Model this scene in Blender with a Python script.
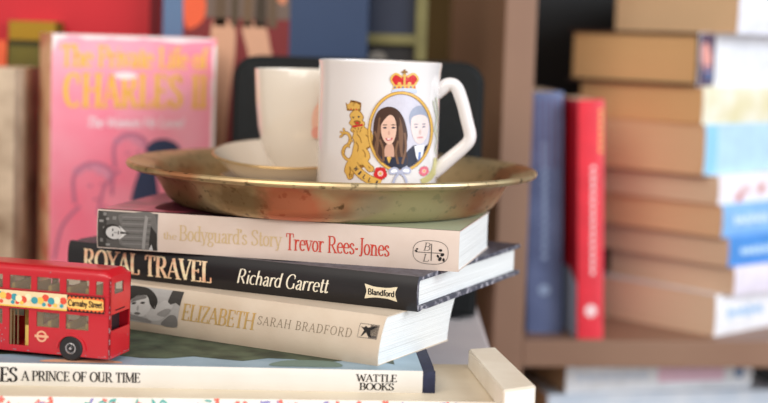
import bpy, bmesh, math, random
from math import sin, cos, pi, radians as R, sqrt
from mathutils import Vector, Matrix

# ------------------------------------------------------------------ camera, light, exposure
scene = bpy.context.scene
for o in list(bpy.data.objects):
    bpy.data.objects.remove(o)
Z0 = 0.95                       # eye height above the floor (metres)
cam_d = bpy.data.cameras.new('camera')
cam = bpy.data.objects.new('camera', cam_d)
scene.collection.objects.link(cam)
cam_d.sensor_width = 36.0
cam_d.sensor_fit = 'HORIZONTAL'
cam_d.lens = 1500 * 36.0 / 768
cam_d.shift_y = -30.27 / 768
cam_d.clip_start = 0.02
P, RO = R(5.0), R(1.9)
right, up, back = Vector((1, 0, 0)), Vector((0, sin(P), cos(P))), Vector((0, -cos(P), sin(P)))
r2 = cos(RO) * right + sin(RO) * up
u2 = cos(RO) * up - sin(RO) * right
cam.matrix_world = Matrix(((r2.x, u2.x, back.x, 0), (r2.y, u2.y, back.y, 0), (r2.z, u2.z, back.z, Z0), (0, 0, 0, 1)))
cam_d.dof.use_dof = True
cam_d.dof.focus_distance = 0.885
cam_d.dof.aperture_fstop = 4.2
scene.camera = cam

world = bpy.data.worlds.new('room_light')
scene.world = world
world.use_nodes = True
wb = world.node_tree.nodes['Background']
wb.inputs['Color'].default_value = (1.0, 0.93, 0.87, 1)
wb.inputs['Strength'].default_value = 0.46


def area(name, loc, target, sx, sy, power, col):
    l = bpy.data.lights.new(name, 'AREA')
    l.shape = 'RECTANGLE'
    l.size, l.size_y, l.energy, l.color = sx, sy, power, col
    o = bpy.data.objects.new(name, l)
    scene.collection.objects.link(o)
    o.location = loc
    d = Vector(target) - Vector(loc)
    o.rotation_euler = d.to_track_quat('-Z', 'Y').to_euler()
    return o


area('window_daylight', (2.2, -0.25, 1.65), (0.12, 1.0, 0.85), 1.4, 1.6, 62, (0.82, 0.91, 1.0))
area('warm_fill', (-0.9, -1.1, 2.3), (0, 0.95, 0.85), 1.8, 1.6, 38, (1.0, 0.93, 0.85))  # added warm fill from behind the camera, no lamp seen there

scene.view_settings.view_transform = 'Standard'
scene.view_settings.look = 'None'
scene.view_settings.exposure = 0.24
scene.view_settings.gamma = 1.0
scene.view_settings.use_curve_mapping = False


# ------------------------------------------------------------------ materials
def lin(c):
    f = lambda v: v / 12.92 if v <= 0.04045 else ((v + 0.055) / 1.055) ** 2.4
    return tuple(f(v / 255.0) for v in c) + (1.0,)


MC = {}


def mat(name, c, rough=0.5, metal=0.0, var=0.06, scale=60.0, c2=None, spec=0.5, bump=0.0, coat=0.0, stretch=None, lo=0.35, hi=0.65, trans=0.0):
    """procedural noise-mixed principled material (object coordinates)"""
    if name in MC:
        return MC[name]
    m = bpy.data.materials.new(name)
    m.use_nodes = True
    nt = m.node_tree
    b = nt.nodes['Principled BSDF']
    tc = nt.nodes.new('ShaderNodeTexCoord')
    mp = nt.nodes.new('ShaderNodeMapping')
    nt.links.new(tc.outputs['Object'], mp.inputs['Vector'])
    if stretch:
        mp.inputs['Scale'].default_value = stretch
    nz = nt.nodes.new('ShaderNodeTexNoise')
    nz.inputs['Scale'].default_value = scale
    nz.inputs['Detail'].default_value = 4
    nt.links.new(mp.outputs['Vector'], nz.inputs['Vector'])
    rp = nt.nodes.new('ShaderNodeValToRGB')
    a = lin(c)
    d = lin(c2) if c2 else tuple(min(1, x * (1 - var * 2)) for x in a[:3]) + (1,)
    rp.color_ramp.elements[0].position = lo
    rp.color_ramp.elements[1].position = hi
    rp.color_ramp.elements[0].color = a
    rp.color_ramp.elements[1].color = d
    nt.links.new(nz.outputs['Fac'], rp.inputs['Fac'])
    nt.links.new(rp.outputs['Color'], b.inputs['Base Color'])
    b.inputs['Roughness'].default_value = rough
    b.inputs['Metallic'].default_value = metal
    b.inputs['Specular IOR Level'].default_value = spec
    b.inputs['Coat Weight'].default_value = coat
    b.inputs['Transmission Weight'].default_value = trans
    if bump:
        bp = nt.nodes.new('ShaderNodeBump')
        bp.inputs['Strength'].default_value = bump
        bp.inputs['Distance'].default_value = 0.002
        nt.links.new(nz.outputs['Fac'], bp.inputs['Height'])
        nt.links.new(bp.outputs['Normal'], b.inputs['Normal'])
    MC[name] = m
    return m


def ink(name, c, rough=0.6, metal=0.0):
    return mat('ink_' + name, c, rough, metal, var=0.03, scale=400, spec=0.3)


def pages(name, c, c2):
    return mat('pages_' + name, c, 0.85, 0, scale=1.0, c2=c2, spec=0.15, bump=0.35, stretch=(6, 6, 1500), lo=0.3, hi=0.75)


def brass():
    m = bpy.data.materials.new('tarnished_brass')
    m.use_nodes = True
    nt = m.node_tree
    b = nt.nodes['Principled BSDF']
    tc = nt.nodes.new('ShaderNodeTexCoord')

    def noise(sc, det, st=None):
        mp = nt.nodes.new('ShaderNodeMapping')
        nt.links.new(tc.outputs['Object'], mp.inputs['Vector'])
        if st:
            mp.inputs['Scale'].default_value = st
        n = nt.nodes.new('ShaderNodeTexNoise')
        n.inputs['Scale'].default_value = sc
        n.inputs['Detail'].default_value = det
        nt.links.new(mp.outputs['Vector'], n.inputs['Vector'])
        return n

    def ramp(n, p0, p1, c0, c1):
        r = nt.nodes.new('ShaderNodeValToRGB')
        r.color_ramp.elements[0].position, r.color_ramp.elements[1].position = p0, p1
        r.color_ramp.elements[0].color, r.color_ramp.elements[1].color = c0, c1
        nt.links.new(n.outputs['Fac'], r.inputs['Fac'])
        return r

    def mix(f, a, c):
        x = nt.nodes.new('ShaderNodeMix')
        x.data_type = 'RGBA'
        nt.links.new(f, x.inputs[0])
        nt.links.new(a, x.inputs[6])
        nt.links.new(c, x.inputs[7])
        return x.outputs[2]
    big = noise(9, 3)
    base = ramp(big, 0.35, 0.65, lin((216, 186, 138)), lin((202, 182, 142)))
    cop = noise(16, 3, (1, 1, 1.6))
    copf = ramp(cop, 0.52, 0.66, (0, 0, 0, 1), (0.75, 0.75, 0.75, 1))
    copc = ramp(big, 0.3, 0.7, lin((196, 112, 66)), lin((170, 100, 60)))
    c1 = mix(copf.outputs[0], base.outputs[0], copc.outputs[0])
    sp = noise(150, 4)
    spf = ramp(sp, 0.585, 0.66, (0, 0, 0, 1), (0.75, 0.75, 0.75, 1))
    spc = ramp(big, 0.3, 0.7, lin((84, 60, 30)), lin((70, 54, 26)))
    c2 = mix(spf.outputs[0], c1, spc.outputs[0])
    def stain_and_light(col, at, rad, prev, amt, sc):  # local patches: real stains, plus reflections and shade painted into the colour
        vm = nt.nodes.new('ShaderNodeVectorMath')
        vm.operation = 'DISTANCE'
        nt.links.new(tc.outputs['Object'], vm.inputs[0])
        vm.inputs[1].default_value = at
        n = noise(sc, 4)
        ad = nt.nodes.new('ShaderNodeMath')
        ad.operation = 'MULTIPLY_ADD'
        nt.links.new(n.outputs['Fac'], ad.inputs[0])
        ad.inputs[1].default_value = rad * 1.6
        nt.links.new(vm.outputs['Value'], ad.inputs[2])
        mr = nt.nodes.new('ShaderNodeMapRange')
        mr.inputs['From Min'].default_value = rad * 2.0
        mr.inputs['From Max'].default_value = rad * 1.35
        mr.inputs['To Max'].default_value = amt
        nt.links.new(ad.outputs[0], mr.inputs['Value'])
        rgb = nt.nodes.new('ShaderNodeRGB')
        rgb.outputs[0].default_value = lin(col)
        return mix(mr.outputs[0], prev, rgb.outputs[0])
    c2 = stain_and_light((196, 188, 150), (.055, -.098, .012), .052, c2, .7, 30)  # greenish-gold highlight painted into the brass colour
    c2 = stain_and_light((220, 112, 78), (-.020, -.112, .008), .024, c2, .8, 40)  # copper patina that also carries a painted reddish reflection
    c2 = stain_and_light((136, 100, 60), (-.052, -.100, .016), .020, c2, .7, 90)
    c2 = stain_and_light((112, 92, 40), (-.098, -.055, .012), .034, c2, .7, 50)  # olive shade at the left, painted into the brass
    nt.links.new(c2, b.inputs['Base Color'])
    b.inputs['Metallic'].default_value = 0.75
    rr = ramp(noise(40, 4), 0.3, 0.7, (0.36, 0.36, 0.36, 1), (0.50, 0.50, 0.50, 1))
    nt.links.new(rr.outputs[0], b.inputs['Roughness'])
    return m


def painted_chips(name, c, chip, thr=0.69):
    m = mat(name, c, 0.32, 0, c2=chip, scale=190, lo=thr, hi=thr + 0.03, coat=0.35)
    return m


def wood(name, a, b_, rough=0.5):
    return mat(name, a, rough, 0, c2=b_, scale=14, stretch=(9, 9, 0.7), bump=0.05)


# ------------------------------------------------------------------ object helpers
def link(o):
    scene.collection.objects.link(o)
    return o


def obj(name, bm, mats, parent=None, smooth=False):
    me = bpy.data.meshes.new(name)
    bm.normal_update()
    bm.to_mesh(me)
    bm.free()
    for m in (mats if isinstance(mats, (list, tuple)) else [mats]):
        me.materials.append(m)
    if smooth:
        for p in me.polygons:
            p.use_smooth = True
        try:
            me.set_sharp_from_angle(angle=R(38))
        except Exception:
            pass
    o = link(bpy.data.objects.new(name, me))
    if parent:
        o.parent = parent
    return o


def tag(o, label, cat, group=None, kind=None):
    o['label'] = label
    o['category'] = cat
    if group:
        o['group'] = group
    if kind:
        o['kind'] = kind
    return o


def thing(name, label, cat, loc=(0, 0, 0), group=None, mtx=None):
    o = link(bpy.data.objects.new(name, None))
    o.empty_display_size = 0.02
    if mtx is not None:
        o.matrix_world = mtx
    else:
        o.location = loc
    return tag(o, label, cat, group)


def struct(name, bm, m):
    o = obj(name, bm, m)
    o['kind'] = 'structure'
    return o


def add_box(bm, x0, x1, y0, y1, z0, z1, bev=0.0, mi=0, M=None):
    r = bmesh.ops.create_cube(bm, size=1)
    vs = r['verts']
    bmesh.ops.scale(bm, vec=(x1 - x0, y1 - y0, z1 - z0), verts=vs)
    bmesh.ops.translate(bm, vec=((x0 + x1) / 2, (y0 + y1) / 2, (z0 + z1) / 2), verts=vs)
    fs = {f for v in vs for f in v.link_faces}
    for f in fs:
        f.material_index = mi
    if bev:
        es = list({e for v in vs for e in v.link_edges})
        rr = bmesh.ops.bevel(bm, geom=es, offset=bev, segments=3, affect='EDGES', profile=0.5)
        vs = list({v for f in rr['faces'] for v in f.verts} | {v for v in vs if v.is_valid})
    if M is not None:
        bmesh.ops.transform(bm, matrix=M, verts=vs)
    return vs


def box(x0, x1, y0, y1, z0, z1, bev=0.0):
    bm = bmesh.new()
    add_box(bm, x0, x1, y0, y1, z0, z1, bev)
    return bm


def lathe(profile, n=128, bm=None, c=(0, 0, 0)):
    bm = bm or bmesh.new()
    rings = []
    for r, z in profile:
        if r < 1e-6:
            rings.append([bm.verts.new((c[0], c[1], c[2] + z))])
        else:
            rings.append([bm.verts.new((c[0] + r * cos(2 * pi * k / n), c[1] + r * sin(2 * pi * k / n), c[2] + z)) for k in range(n)])
    for a, b in zip(rings, rings[1:]):
        for k in range(n):
            j = (k + 1) % n
            if len(a) == 1 and len(b) == 1:
                continue
            if len(a) == 1:
                bm.faces.new((a[0], b[j], b[k]))
            elif len(b) == 1:
                bm.faces.new((a[k], a[j], b[0]))
            else:
                bm.faces.new((a[k], a[j], b[j], b[k]))
    bmesh.ops.recalc_face_normals(bm, faces=bm.faces[:])
    return bm


def crom(pts, n=6, closed=False):
    out = []
    N = len(pts)
    rng = range(N if closed else N - 1)
    for i in rng:
        g = (lambda k: pts[k % N]) if closed else (lambda k: pts[max(0, min(N - 1, k))])
        p0, p1, p2, p3 = g(i - 1), g(i), g(i + 1), g(i + 2)
        for s in range(n):
            t = s / n
            out.append(tuple(0.5 * ((2 * p1[k]) + (-p0[k] + p2[k]) * t + (2 * p0[k] - 5 * p1[k] + 4 * p2[k] - p3[k]) * t * t + (-p0[k] + 3 * p1[k] - 3 * p2[k] + p3[k]) * t ** 3) for k in range(len(p1))))
    if not closed:
        out.append(tuple(pts[-1]))
    return out


def ell(cx, cy, rx, ry, rot=0.0, n=28):
    c, s = cos(R(rot)), sin(R(rot))
    return [(cx + rx * cos(t) * c - ry * sin(t) * s, cy + rx * cos(t) * s + ry * sin(t) * c) for t in [2 * pi * k / n for k in range(n)]]


# ------------------------------------------------------------------ lettering: a small pen-drawn alphabet
def _l(*a): return ('l',) + a
def _a(*a): return ('a',) + a
def _c(*p): return ('c', p)
def _s(*a): return ('s',) + a


ST, SF = _l(.14, 0, .14, 1), (_s(.14, 0), _s(.14, 1))
GL = {
    'A': (.74, [_l(.04, 0, .36, 1, .45), _l(.34, 1, .66, 0), _l(.14, .34, .54, .34), _s(.05, 0), _s(.66, 0)]),
    'B': (.68, [ST, _l(.14, 1, .34, 1), _l(.14, .52, .34, .52), _l(.14, 0, .36, 0), _a(.34, .76, .2, .24, 90, -90), _a(.36, .26, .24, .26, 90, -90)] + list(SF)),
    'C': (.74, [_a(.4, .5, .33, .5, 48, 312), _l(.62, .9, .62, .68, .5)]),
    'D': (.78, [ST, _l(.14, 1, .34, 1), _l(.14, 0, .34, 0), _a(.34, .5, .36, .5, 90, -90)] + list(SF)),
    'E': (.64, [ST, _l(.14, 1, .54, 1), _l(.54, 1, .54, .8, .5), _l(.14, .52, .44, .52), _l(.44, .62, .44, .42, .4), _l(.14, 0, .56, 0), _l(.56, 0, .57, .22, .5)] + list(SF)),
    'F': (.6, [ST, _l(.14, 1, .54, 1), _l(.54, 1, .54, .8, .5), _l(.14, .52, .44, .52), _l(.44, .62, .44, .42, .4)] + list(SF)),
    'G': (.8, [_a(.4, .5, .33, .5, 48, 322), _l(.62, .9, .62, .7, .5), _l(.64, .04, .64, .4), _s(.64, .42)]),
    'H': (.82, [ST, _l(.68, 0, .68, 1), _l(.14, .52, .68, .52), _s(.68, 0), _s(.68, 1)] + list(SF)),
    'I': (.3, [_l(.15, 0, .15, 1), _s(.15, 0), _s(.15, 1)]),
    'J': (.4, [_l(.26, 1, .26, .1), _c((.26, .15), (.2, -.08), (.05, -.06)), _s(.26, 1)]),
    'L': (.6, [ST, _l(.14, 0, .54, 0), _l(.54, 0, .56, .24, .5)] + list(SF)),
    'K': (.76, [ST, _l(.16, .42, .6, 1, .5), _l(.3, .58, .66, 0), _s(.6, 1), _s(.68, 0)] + list(SF)),
    'M': (.94, [_l(.12, 0, .12, 1, .5), _l(.12, 1, .46, .08), _l(.46, .08, .8, 1, .5), _l(.8, 1, .8, 0), _s(.12, 0), _s(.8, 0), _s(.1, 1), _s(.82, 1)]),
    'N': (.82, [_l(.12, 0, .12, 1, .5), _l(.12, 1, .68, 0), _l(.68, 0, .68, 1, .5), _s(.12, 0), _s(.1, 1), _s(.68, 1)]),
    'O': (.82, [_a(.41, .5, .34, .5, 0, 360)]),
    'P': (.64, [ST, _l(.14, 1, .34, 1), _l(.14, .47, .34, .47), _a(.34, .735, .23, .265, 90, -90)] + list(SF)),
    'R': (.74, [ST, _l(.14, 1, .34, 1), _l(.14, .48, .34, .48), _a(.34, .74, .22, .26, 90, -90), _l(.34, .48, .64, 0), _s(.66, 0)] + list(SF)),
    'S': (.58, [_c((.48, .78), (.42, .95), (.27, 1), (.1, .88), (.1, .68), (.28, .53), (.46, .36), (.48, .14), (.28, 0), (.12, .05), (.06, .24)), _l(.49, .98, .48, .76, .4), _l(.06, .02, .06, .24, .4)]),
    'T': (.7, [_l(.34, 0, .34, 1), _l(.06, 1, .62, 1), _l(.06, 1, .06, .78, .5), _l(.62, 1, .62, .78, .5), _s(.34, 0)]),
    'U': (.78, [_l(.14, 1, .14, .3), _c((.14, .32), (.17, .1), (.38, 0), (.58, .1), (.62, .32)), _l(.62, .3, .62, 1, .5), _s(.14, 1), _s(.62, 1)]),
    'V': (.72, [_l(.06, 1, .37, 0), _l(.37, 0, .66, 1, .5), _s(.07, 1), _s(.65, 1)]),
    'W': (1.02, [_l(.05, 1, .28, 0), _l(.28, 0, .5, .92, .5), _l(.48, .92, .74, 0), _l(.74, 0, .96, 1, .5), _s(.06, 1), _s(.95, 1)]),
    'Y': (.7, [_l(.04, 1, .34, .48), _l(.34, .48, .64, 1, .5), _l(.34, .5, .34, 0), _s(.06, 1), _s(.62, 1), _s(.34, 0)]),
    'Z': (.62, [_l(.08, 1, .54, 1), _l(.54, 1, .08, 0), _l(.08, 0, .56, 0), _l(.08, 1, .08, .8, .5), _l(.56, 0, .56, .2, .5)]),
    'a': (.5, [_c((.09, .5), (.2, .64), (.35, .57), (.38, .4)), _l(.38, .42, .38, .06), _c((.38, .08), (.42, 0), (.48, .04)), _c((.38, .38), (.2, .34), (.08, .18), (.16, .01), (.3, .06), (.38, .18))]),
    'b': (.56, [_l(.12, 0, .12, 1), _a(.28, .32, .2, .32, 145, -145), _s(.07, 1)]),
    'c': (.48, [_a(.28, .32, .21, .32, 50, 310)]),
    'd': (.56, [_a(.26, .32, .2, .32, 35, 325), _l(.44, 0, .44, 1), _s(.4, 1), _s(.48, 0)]),
    'e': (.5, [_a(.26, .32, .2, .32, 5, 318), _l(.07, .36, .46, .36)]),
    'f': (.34, [_l(.16, 0, .16, .78), _c((.16, .75), (.19, .95), (.32, 1), (.4, .92)), _l(.03, .64, .32, .64), _s(.16, 0)]),
    'g': (.52, [_a(.25, .42, .17, .22, 0, 360), _c((.18, .2), (.12, .08), (.3, .02), (.45, -.08), (.38, -.26), (.2, -.29), (.06, -.2), (.1, -.06), (.22, .02)), _l(.38, .57, .5, .62)]),
    'h': (.6, [_l(.12, 0, .12, 1), _c((.12, .42), (.24, .61), (.38, .6), (.45, .42)), _l(.45, .44, .45, 0), _s(.08, 1), _s(.12, 0), _s(.45, 0)]),
    'i': (.28, [_l(.14, 0, .14, .64), ('d', .14, .88, .075), _s(.1, .64), _s(.14, 0)]),
    'l': (.28, [_l(.14, 0, .14, 1), _s(.1, 1), _s(.14, 0)]),
    'm': (.9, [_l(.12, 0, .12, .64), _c((.12, .42), (.22, .61), (.35, .6), (.42, .42)), _l(.42, .44, .42, 0), _c((.42, .42), (.54, .61), (.66, .6), (.73, .42)), _l(.73, .44, .73, 0), _s(.12, 0), _s(.42, 0), _s(.73, 0)]),
    'n': (.6, [_l(.12, 0, .12, .64), _c((.12, .42), (.24, .61), (.38, .6), (.45, .42)), _l(.45, .44, .45, 0), _s(.08, .64), _s(.12, 0), _s(.45, 0)]),
    'o': (.54, [_a(.27, .32, .2, .32, 0, 360)]),
    'r': (.42, [_l(.12, 0, .12, .64), _c((.12, .4), (.2, .58), (.32, .64), (.4, .57)), _s(.08, .64), _s(.12, 0)]),
    's': (.42, [_c((.34, .5), (.28, .62), (.18, .64), (.08, .55), (.1, .42), (.22, .33), (.34, .22), (.34, .08), (.2, 0), (.1, .03), (.05, .15))]),
    't': (.34, [_l(.16, .1, .16, .88), _c((.16, .12), (.19, 0), (.28, .02), (.34, .1)), _l(.03, .64, .31, .64)]),
    'u': (.6, [_l(.12, .64, .12, .18), _c((.12, .2), (.16, .02), (.32, .02), (.45, .2)), _l(.45, .64, .45, 0), _s(.08, .64), _s(.48, 0)]),
    'v': (.52, [_l(.05, .64, .27, 0), _l(.27, 0, .47, .64, .5), _s(.06, .64), _s(.46, .64)]),
    'y': (.52, [_l(.05, .64, .28, 0), _l(.47, .64, .28, 0, .5), _c((.28, 0), (.2, -.22), (.05, -.24)), _s(.06, .64), _s(.46, .64)]),
    '-': (.32, [_l(.05, .32, .27, .32, 2.2)]),
    "'": (.18, [_l(.1, 1, .07, .76)]),
    ' ': (.32, []),
}


def stroke_polys(pts, hw, hh):
    L, Rr = [], []
    for i, p in enumerate(pts):
        a = pts[max(0, i - 1)]
        b = pts[min(len(pts) - 1, i + 1)]
        tx, ty = b[0] - a[0], b[1] - a[1]
        q = sqrt(tx * tx + ty * ty) or 1
        nx, ny = -ty / q, tx / q
        w = sqrt((hw * nx) ** 2 + (hh * ny) ** 2)
        L.append((p[0] + nx * w, p[1] + ny * w))
        Rr.append((p[0] - nx * w, p[1] - ny * w))
    return [[L[i], L[i + 1], Rr[i + 1], Rr[i]] for i in range(len(pts) - 1)]


def text_polys(s, u0, u1, v0, h, weight=.15, contrast=.4, serif=True, shear=0.0, track=0.0, wscale=None):
    """letters of cap height h with their baseline at v0, fitted between u0 and u1"""
    polys, x = [], 0.0
    hw, hh = weight / 2, weight * contrast / 2
    for ch in s:
        w, st = GL[ch]
        for q in st:
            k = q[0]
            if k == 'l':
                f = q[5] if len(q) > 5 else 1.0
                ps = stroke_polys([(q[1], q[2]), (q[3], q[4])], max(hw * f, hh), hh if f <= 1 else hh * f)
            elif k == 'a':
                n = max(8, int(abs(q[6] - q[5]) / 14))
                ps = stroke_polys([(q[1] + q[3] * cos(R(q[5] + (q[6] - q[5]) * i / n)), q[2] + q[4] * sin(R(q[5] + (q[6] - q[5]) * i / n))) for i in range(n + 1)], hw, hh)
            elif k == 'c':
                ps = stroke_polys(crom(list(q[1]), 5), hw, hh)
            elif k == 'd':
                ps = [ell(q[1], q[2], q[3] * .8, q[3], n=10)]
            else:
                if not serif:
                    continue
                ps = [[(q[1] - hw - .07, q[2] - hh), (q[1] + hw + .07, q[2] - hh), (q[1] + hw + .07, q[2] + hh), (q[1] - hw - .07, q[2] + hh)]]
            polys += [[(x + a + shear * b, b) for a, b in p] for p in ps]
        x += w + track
    k = (u1 - u0) / max(x, 1e-6)
    return [[(u0 + a * k, v0 + b * h) for a, b in p] for p in polys]


class Decal:
    """flat printed shapes laid on a surface by mapper(u, v, height)"""

    def __init__(s, mapper, base=0.00018, step=0.00006, cutu=None, cutv=None):
        s.f, s.b, s.st, s.cu, s.cv = mapper, base, step, cutu, cutv
        s.bm, s.mats = bmesh.new(), []

    def add(s, poly, m, layer=0):
        if m not in s.mats:
            s.mats.append(m)
        t = bmesh.new()
        vs = [t.verts.new((a, b, 0)) for a, b in poly]
        try:
            t.faces.new(vs)
        except ValueError:
            t.free()
            return
        if len(vs) > 4:
            bmesh.ops.triangulate(t, faces=t.faces[:])
        for cut, ax in ((s.cu, 0), (s.cv, 1)):
            if cut:
                lo, hi = min(p[ax] for p in poly), max(p[ax] for p in poly)
                k = math.ceil(lo / cut)
                while k * cut < hi:
                    co = [0, 0, 0]
                    no = [0, 0, 0]
                    co[ax], no[ax] = k * cut, 1
                    bmesh.ops.bisect_plane(t, geom=t.verts[:] + t.edges[:] + t.faces[:], plane_co=co, plane_no=no, dist=1e-9)
                    k += 1
        h = s.b + s.st * layer
        mp = {v: s.bm.verts.new(s.f(v.co.x, v.co.y, h)) for v in t.verts}
        for f in t.faces:
            try:
                g = s.bm.faces.new([mp[v] for v in f.verts])
                g.material_index = s.mats.index(m)
            except ValueError:
                pass
        t.free()

    def many(s, polys, m, layer=0):
        for p in polys:
            s.add(p, m, layer)

    def rect(s, a, b, c, d, m, layer=0):
        s.add([(a, c), (b, c), (b, d), (a, d)], m, layer)

    def done(s, name, parent, label=None):
        bmesh.ops.recalc_face_normals(s.bm, faces=s.bm.faces[:])
        o = obj(name, s.bm, s.mats, parent)
        if label:
            o['label'] = label
        return o


# ------------------------------------------------------------------ books
def frame_flat(x, y, z, a):
    """lying: spine runs along +x', right end nearer the camera for a > 0"""
    a = R(a)
    return Matrix(((cos(a), sin(a), 0, x), (-sin(a), cos(a), 0, y), (0, 0, 1, z + Z0), (0, 0, 0, 1)))


def frame_spine_up(x, y, z, yaw=0, lean=0):
    """upright, spine to the camera; (x,y,z) = lower right front corner"""
    m = Matrix.Rotation(R(yaw), 4, 'Z') @ Matrix.Rotation(R(lean), 4, 'Y') @ Matrix.Rotation(R(-90), 4, 'Y')
    return Matrix.Translation((x, y, z + Z0)) @ m


def frame_front_up(x, y, z, th):
    """upright, front cover to the camera; (x,y,z) = lower left front corner"""
    t = R(th)
    return Matrix(((0, cos(t), -sin(t), x), (0, sin(t), cos(t), y), (1, 0, 0, z + Z0), (0, 0, 0, 1)))


def spine_y(v, T, b):
    s = max(-1, min(1, 2 * v / T - 1))
    return -b * (1 - abs(s) ** 2.6)


def cover_bm(L, T, W, t, b, x0=0.0, grow=0.0, shear=0.0, nx=10, rnd=0.0, tail=None):
    """C-shaped cover: spine at y=0, boards out to y=W; material 0 spine, 1 top board, 2 bottom board, 3 edges"""
    bm = bmesh.new()
    n = 14
    out, inn, mi = [], [], []
    ys = [W, W * .6, W * .25, .012, .007, .003]
    dent = [0, 0, 0, 0, .35 * t, 0]
    for y, d in zip(ys, dent):
        out.append((y, -grow + d))
        inn.append((y, t))
        mi.append(2)
    for k in range(n + 1):
        v = T * k / n
        out.append((spine_y(v, T, b) - grow, v + (grow * (2 * k / n - 1))))
        inn.append((spine_y(v, T, b) + t, min(max(v, t), T - t)))
        mi.append(0)
    mi[-1] = 1
    for y, d in reversed(list(zip(ys, dent))):
        out.append((y, T + grow - d))
        inn.append((y, T - t))
        mi.append(1)
    sh = lambda z: shear * (z / T)
    xs = [x0 + (L - x0) * i / nx for i in range(nx + 1)]
    O = [[bm.verts.new((x + sh(z), y, z)) for y, z in out] for x in xs]
    I = [[bm.verts.new((x + sh(z), y, z)) for y, z in inn] for x in xs]
    m = len(out)
    for i in range(nx):
        for k in range(m - 1):
            f = bm.faces.new((O[i][k], O[i + 1][k], O[i + 1][k + 1], O[i][k + 1]))
            f.material_index = mi[k]
            f = bm.faces.new((I[i][k], I[i][k + 1], I[i + 1][k + 1], I[i + 1][k]))
            f.material_index = 3
        for k in (0, m - 1):
            f = bm.faces.new((O[i][k], I[i][k], I[i + 1][k], O[i + 1][k]))
            f.material_index = 3
    for i in (0, nx):
        for k in range(m - 1):
            f = bm.faces.new((O[i][k], O[i][k + 1], I[i][k + 1], I[i][k]))
            f.material_index = 3
    bmesh.ops.recalc_face_normals(bm, faces=bm.faces[:])
    return bm


def block_bm(L, T, W, t, b, over, shear=0.0, fore=0.0, nx=6):
    """page block: follows the spine, slightly hollow or rounded fore edge"""
    bm = bmesh.new()
    n = 10
    y1 = W - over
    pr = []
    for k in range(n + 1):
        v = t + (T - 2 * t) * k / n
        pr.append((spine_y(v, T, b) + t + .0002, v))
    for k in range(n, -1, -1):
        v = t + (T - 2 * t) * k / n
        s = 2 * k / n - 1
        pr.append((y1 - fore * (1 - s * s), v))
    sh = lambda z: shear * (z / T)
    xs = [over + (L - 2 * over) * i / nx for i in range(nx + 1)]
    V = [[bm.verts.new((x + sh(z), y, z)) for y, z in pr] for x in xs]
    m = len(pr)
    for i in range(nx):
        for k in range(m):
            j = (k + 1) % m
            bm.faces.new((V[i][k], V[i + 1][k], V[i + 1][j], V[i][j]))
    for i in (0, nx):
        for k in range(n):
            bm.faces.new((V[i][k], V[i][k + 1], V[i][m - 2 - k], V[i][m - 1 - k]))
    bmesh.ops.recalc_face_normals(bm, faces=bm.faces[:])
    return bm


BLACKM = mat('shadow_black', (24, 22, 24), 0.6)


def book(label, mtx, L, T, W, spine, pagem, front=None, backm=None, edge=None, hard=False, b=0.0008, shear=0.0, group=None, name='book', fore=0.0, over=None, t=None):
    r = thing(name, label, 'book', mtx=mtx, group=group)
    t = t or (0.0026 if hard else 0.0007)
    over = over if over is not None else (0.0032 if hard else 0.0006)
    obj('cover', cover_bm(L, T, W, t, b, shear=shear), [spine, front or spine, backm or front or spine, edge or spine], r, True)
    obj('page_block', block_bm(L, T, W, t, b, over, shear, fore), pagem, r, True)
    r['T'], r['b'], r['sh'] = T, b, shear
    return r


def spine_map(r):
    T, b, sh = r['T'], r['b'], r['sh']
    return lambda u, v, h: (u + sh * v / T, spine_y(v, T, b) - h, v)


def front_map(u, v, h):          # face seen on upright books turned front-on: u across, v up
    return (v, u, -h)


def strip(r):
    for k in ('T', 'b', 'sh'):
        del r[k]


# ------------------------------------------------------------------ the setting
TZ = -0.215                      # table top, relative to the eye
bm = box(-2.2, 2.6, -2.0, 1.80, -0.02, 0.0)
struct('floor', bm, wood('floor_boards', (120, 92, 66), (92, 68, 48)))
bm = box(-2.2, 2.6, 1.72, 1.80, 0, 2.5)
struct('wall_back', bm, mat('olive_brown_plaster', (88, 66, 22), 0.8, scale=5, c2=(72, 52, 18)))

# table
t = thing('table', 'pale lilac-grey table top under the whole book pile', 'table', (0, 0.95, 0))
TM = mat('pale_lilac_paint', (236, 226, 224), 0.6, scale=20, c2=(226, 216, 216))
obj('tabletop', box(-0.62, 0.0795, -0.33, 0.37, Z0 + TZ - 0.03, Z0 + TZ, 0.002), TM, t)
for x in (-0.59, 0.05):
    for y in (-0.30, 0.34):
        obj('leg', box(x - 0.02, x + 0.02, y - 0.02, y + 0.02, 0, Z0 + TZ - 0.03, 0.002), TM, t)

# bookcase on the right
BW = mat('brown_bookcase_wood', (146, 112, 90), 0.5, scale=5, c2=(134, 100, 80))
BD = wood('dark_bookcase_back', (14, 10, 9), (10, 7, 6))
bk = thing('bookcase', 'brown wooden bookcase with books on its shelf, behind the tray at right', 'bookcase',
           mtx=Matrix.Translation((0.1, 1.295, 0)) @ Matrix.Rotation(R(8), 4, 'Z'))
DEP = 0.26
obj('side_panel', box(0, 0.0275, 0, DEP, 0, 1.75, 0.001), BW, bk)
obj('side_panel', box(0.78, 0.8075, 0, DEP, 0, 1.75, 0.001), BW, bk)
obj('back_panel', box(0.0275, 0.78, DEP - 0.012, DEP - 0.001, 0.02, 1.74), BD, bk)
SHT = -0.2585                   # shelf surface relative to the eye
for zt in (Z0 + SHT, 0.578, 1.22, 1.75, 0.08):
    obj('shelf', box(0.0277, 0.7798, 0.0005, DEP - 0.0125, zt - 0.024, zt, 0.001), BW, bk)

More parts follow.
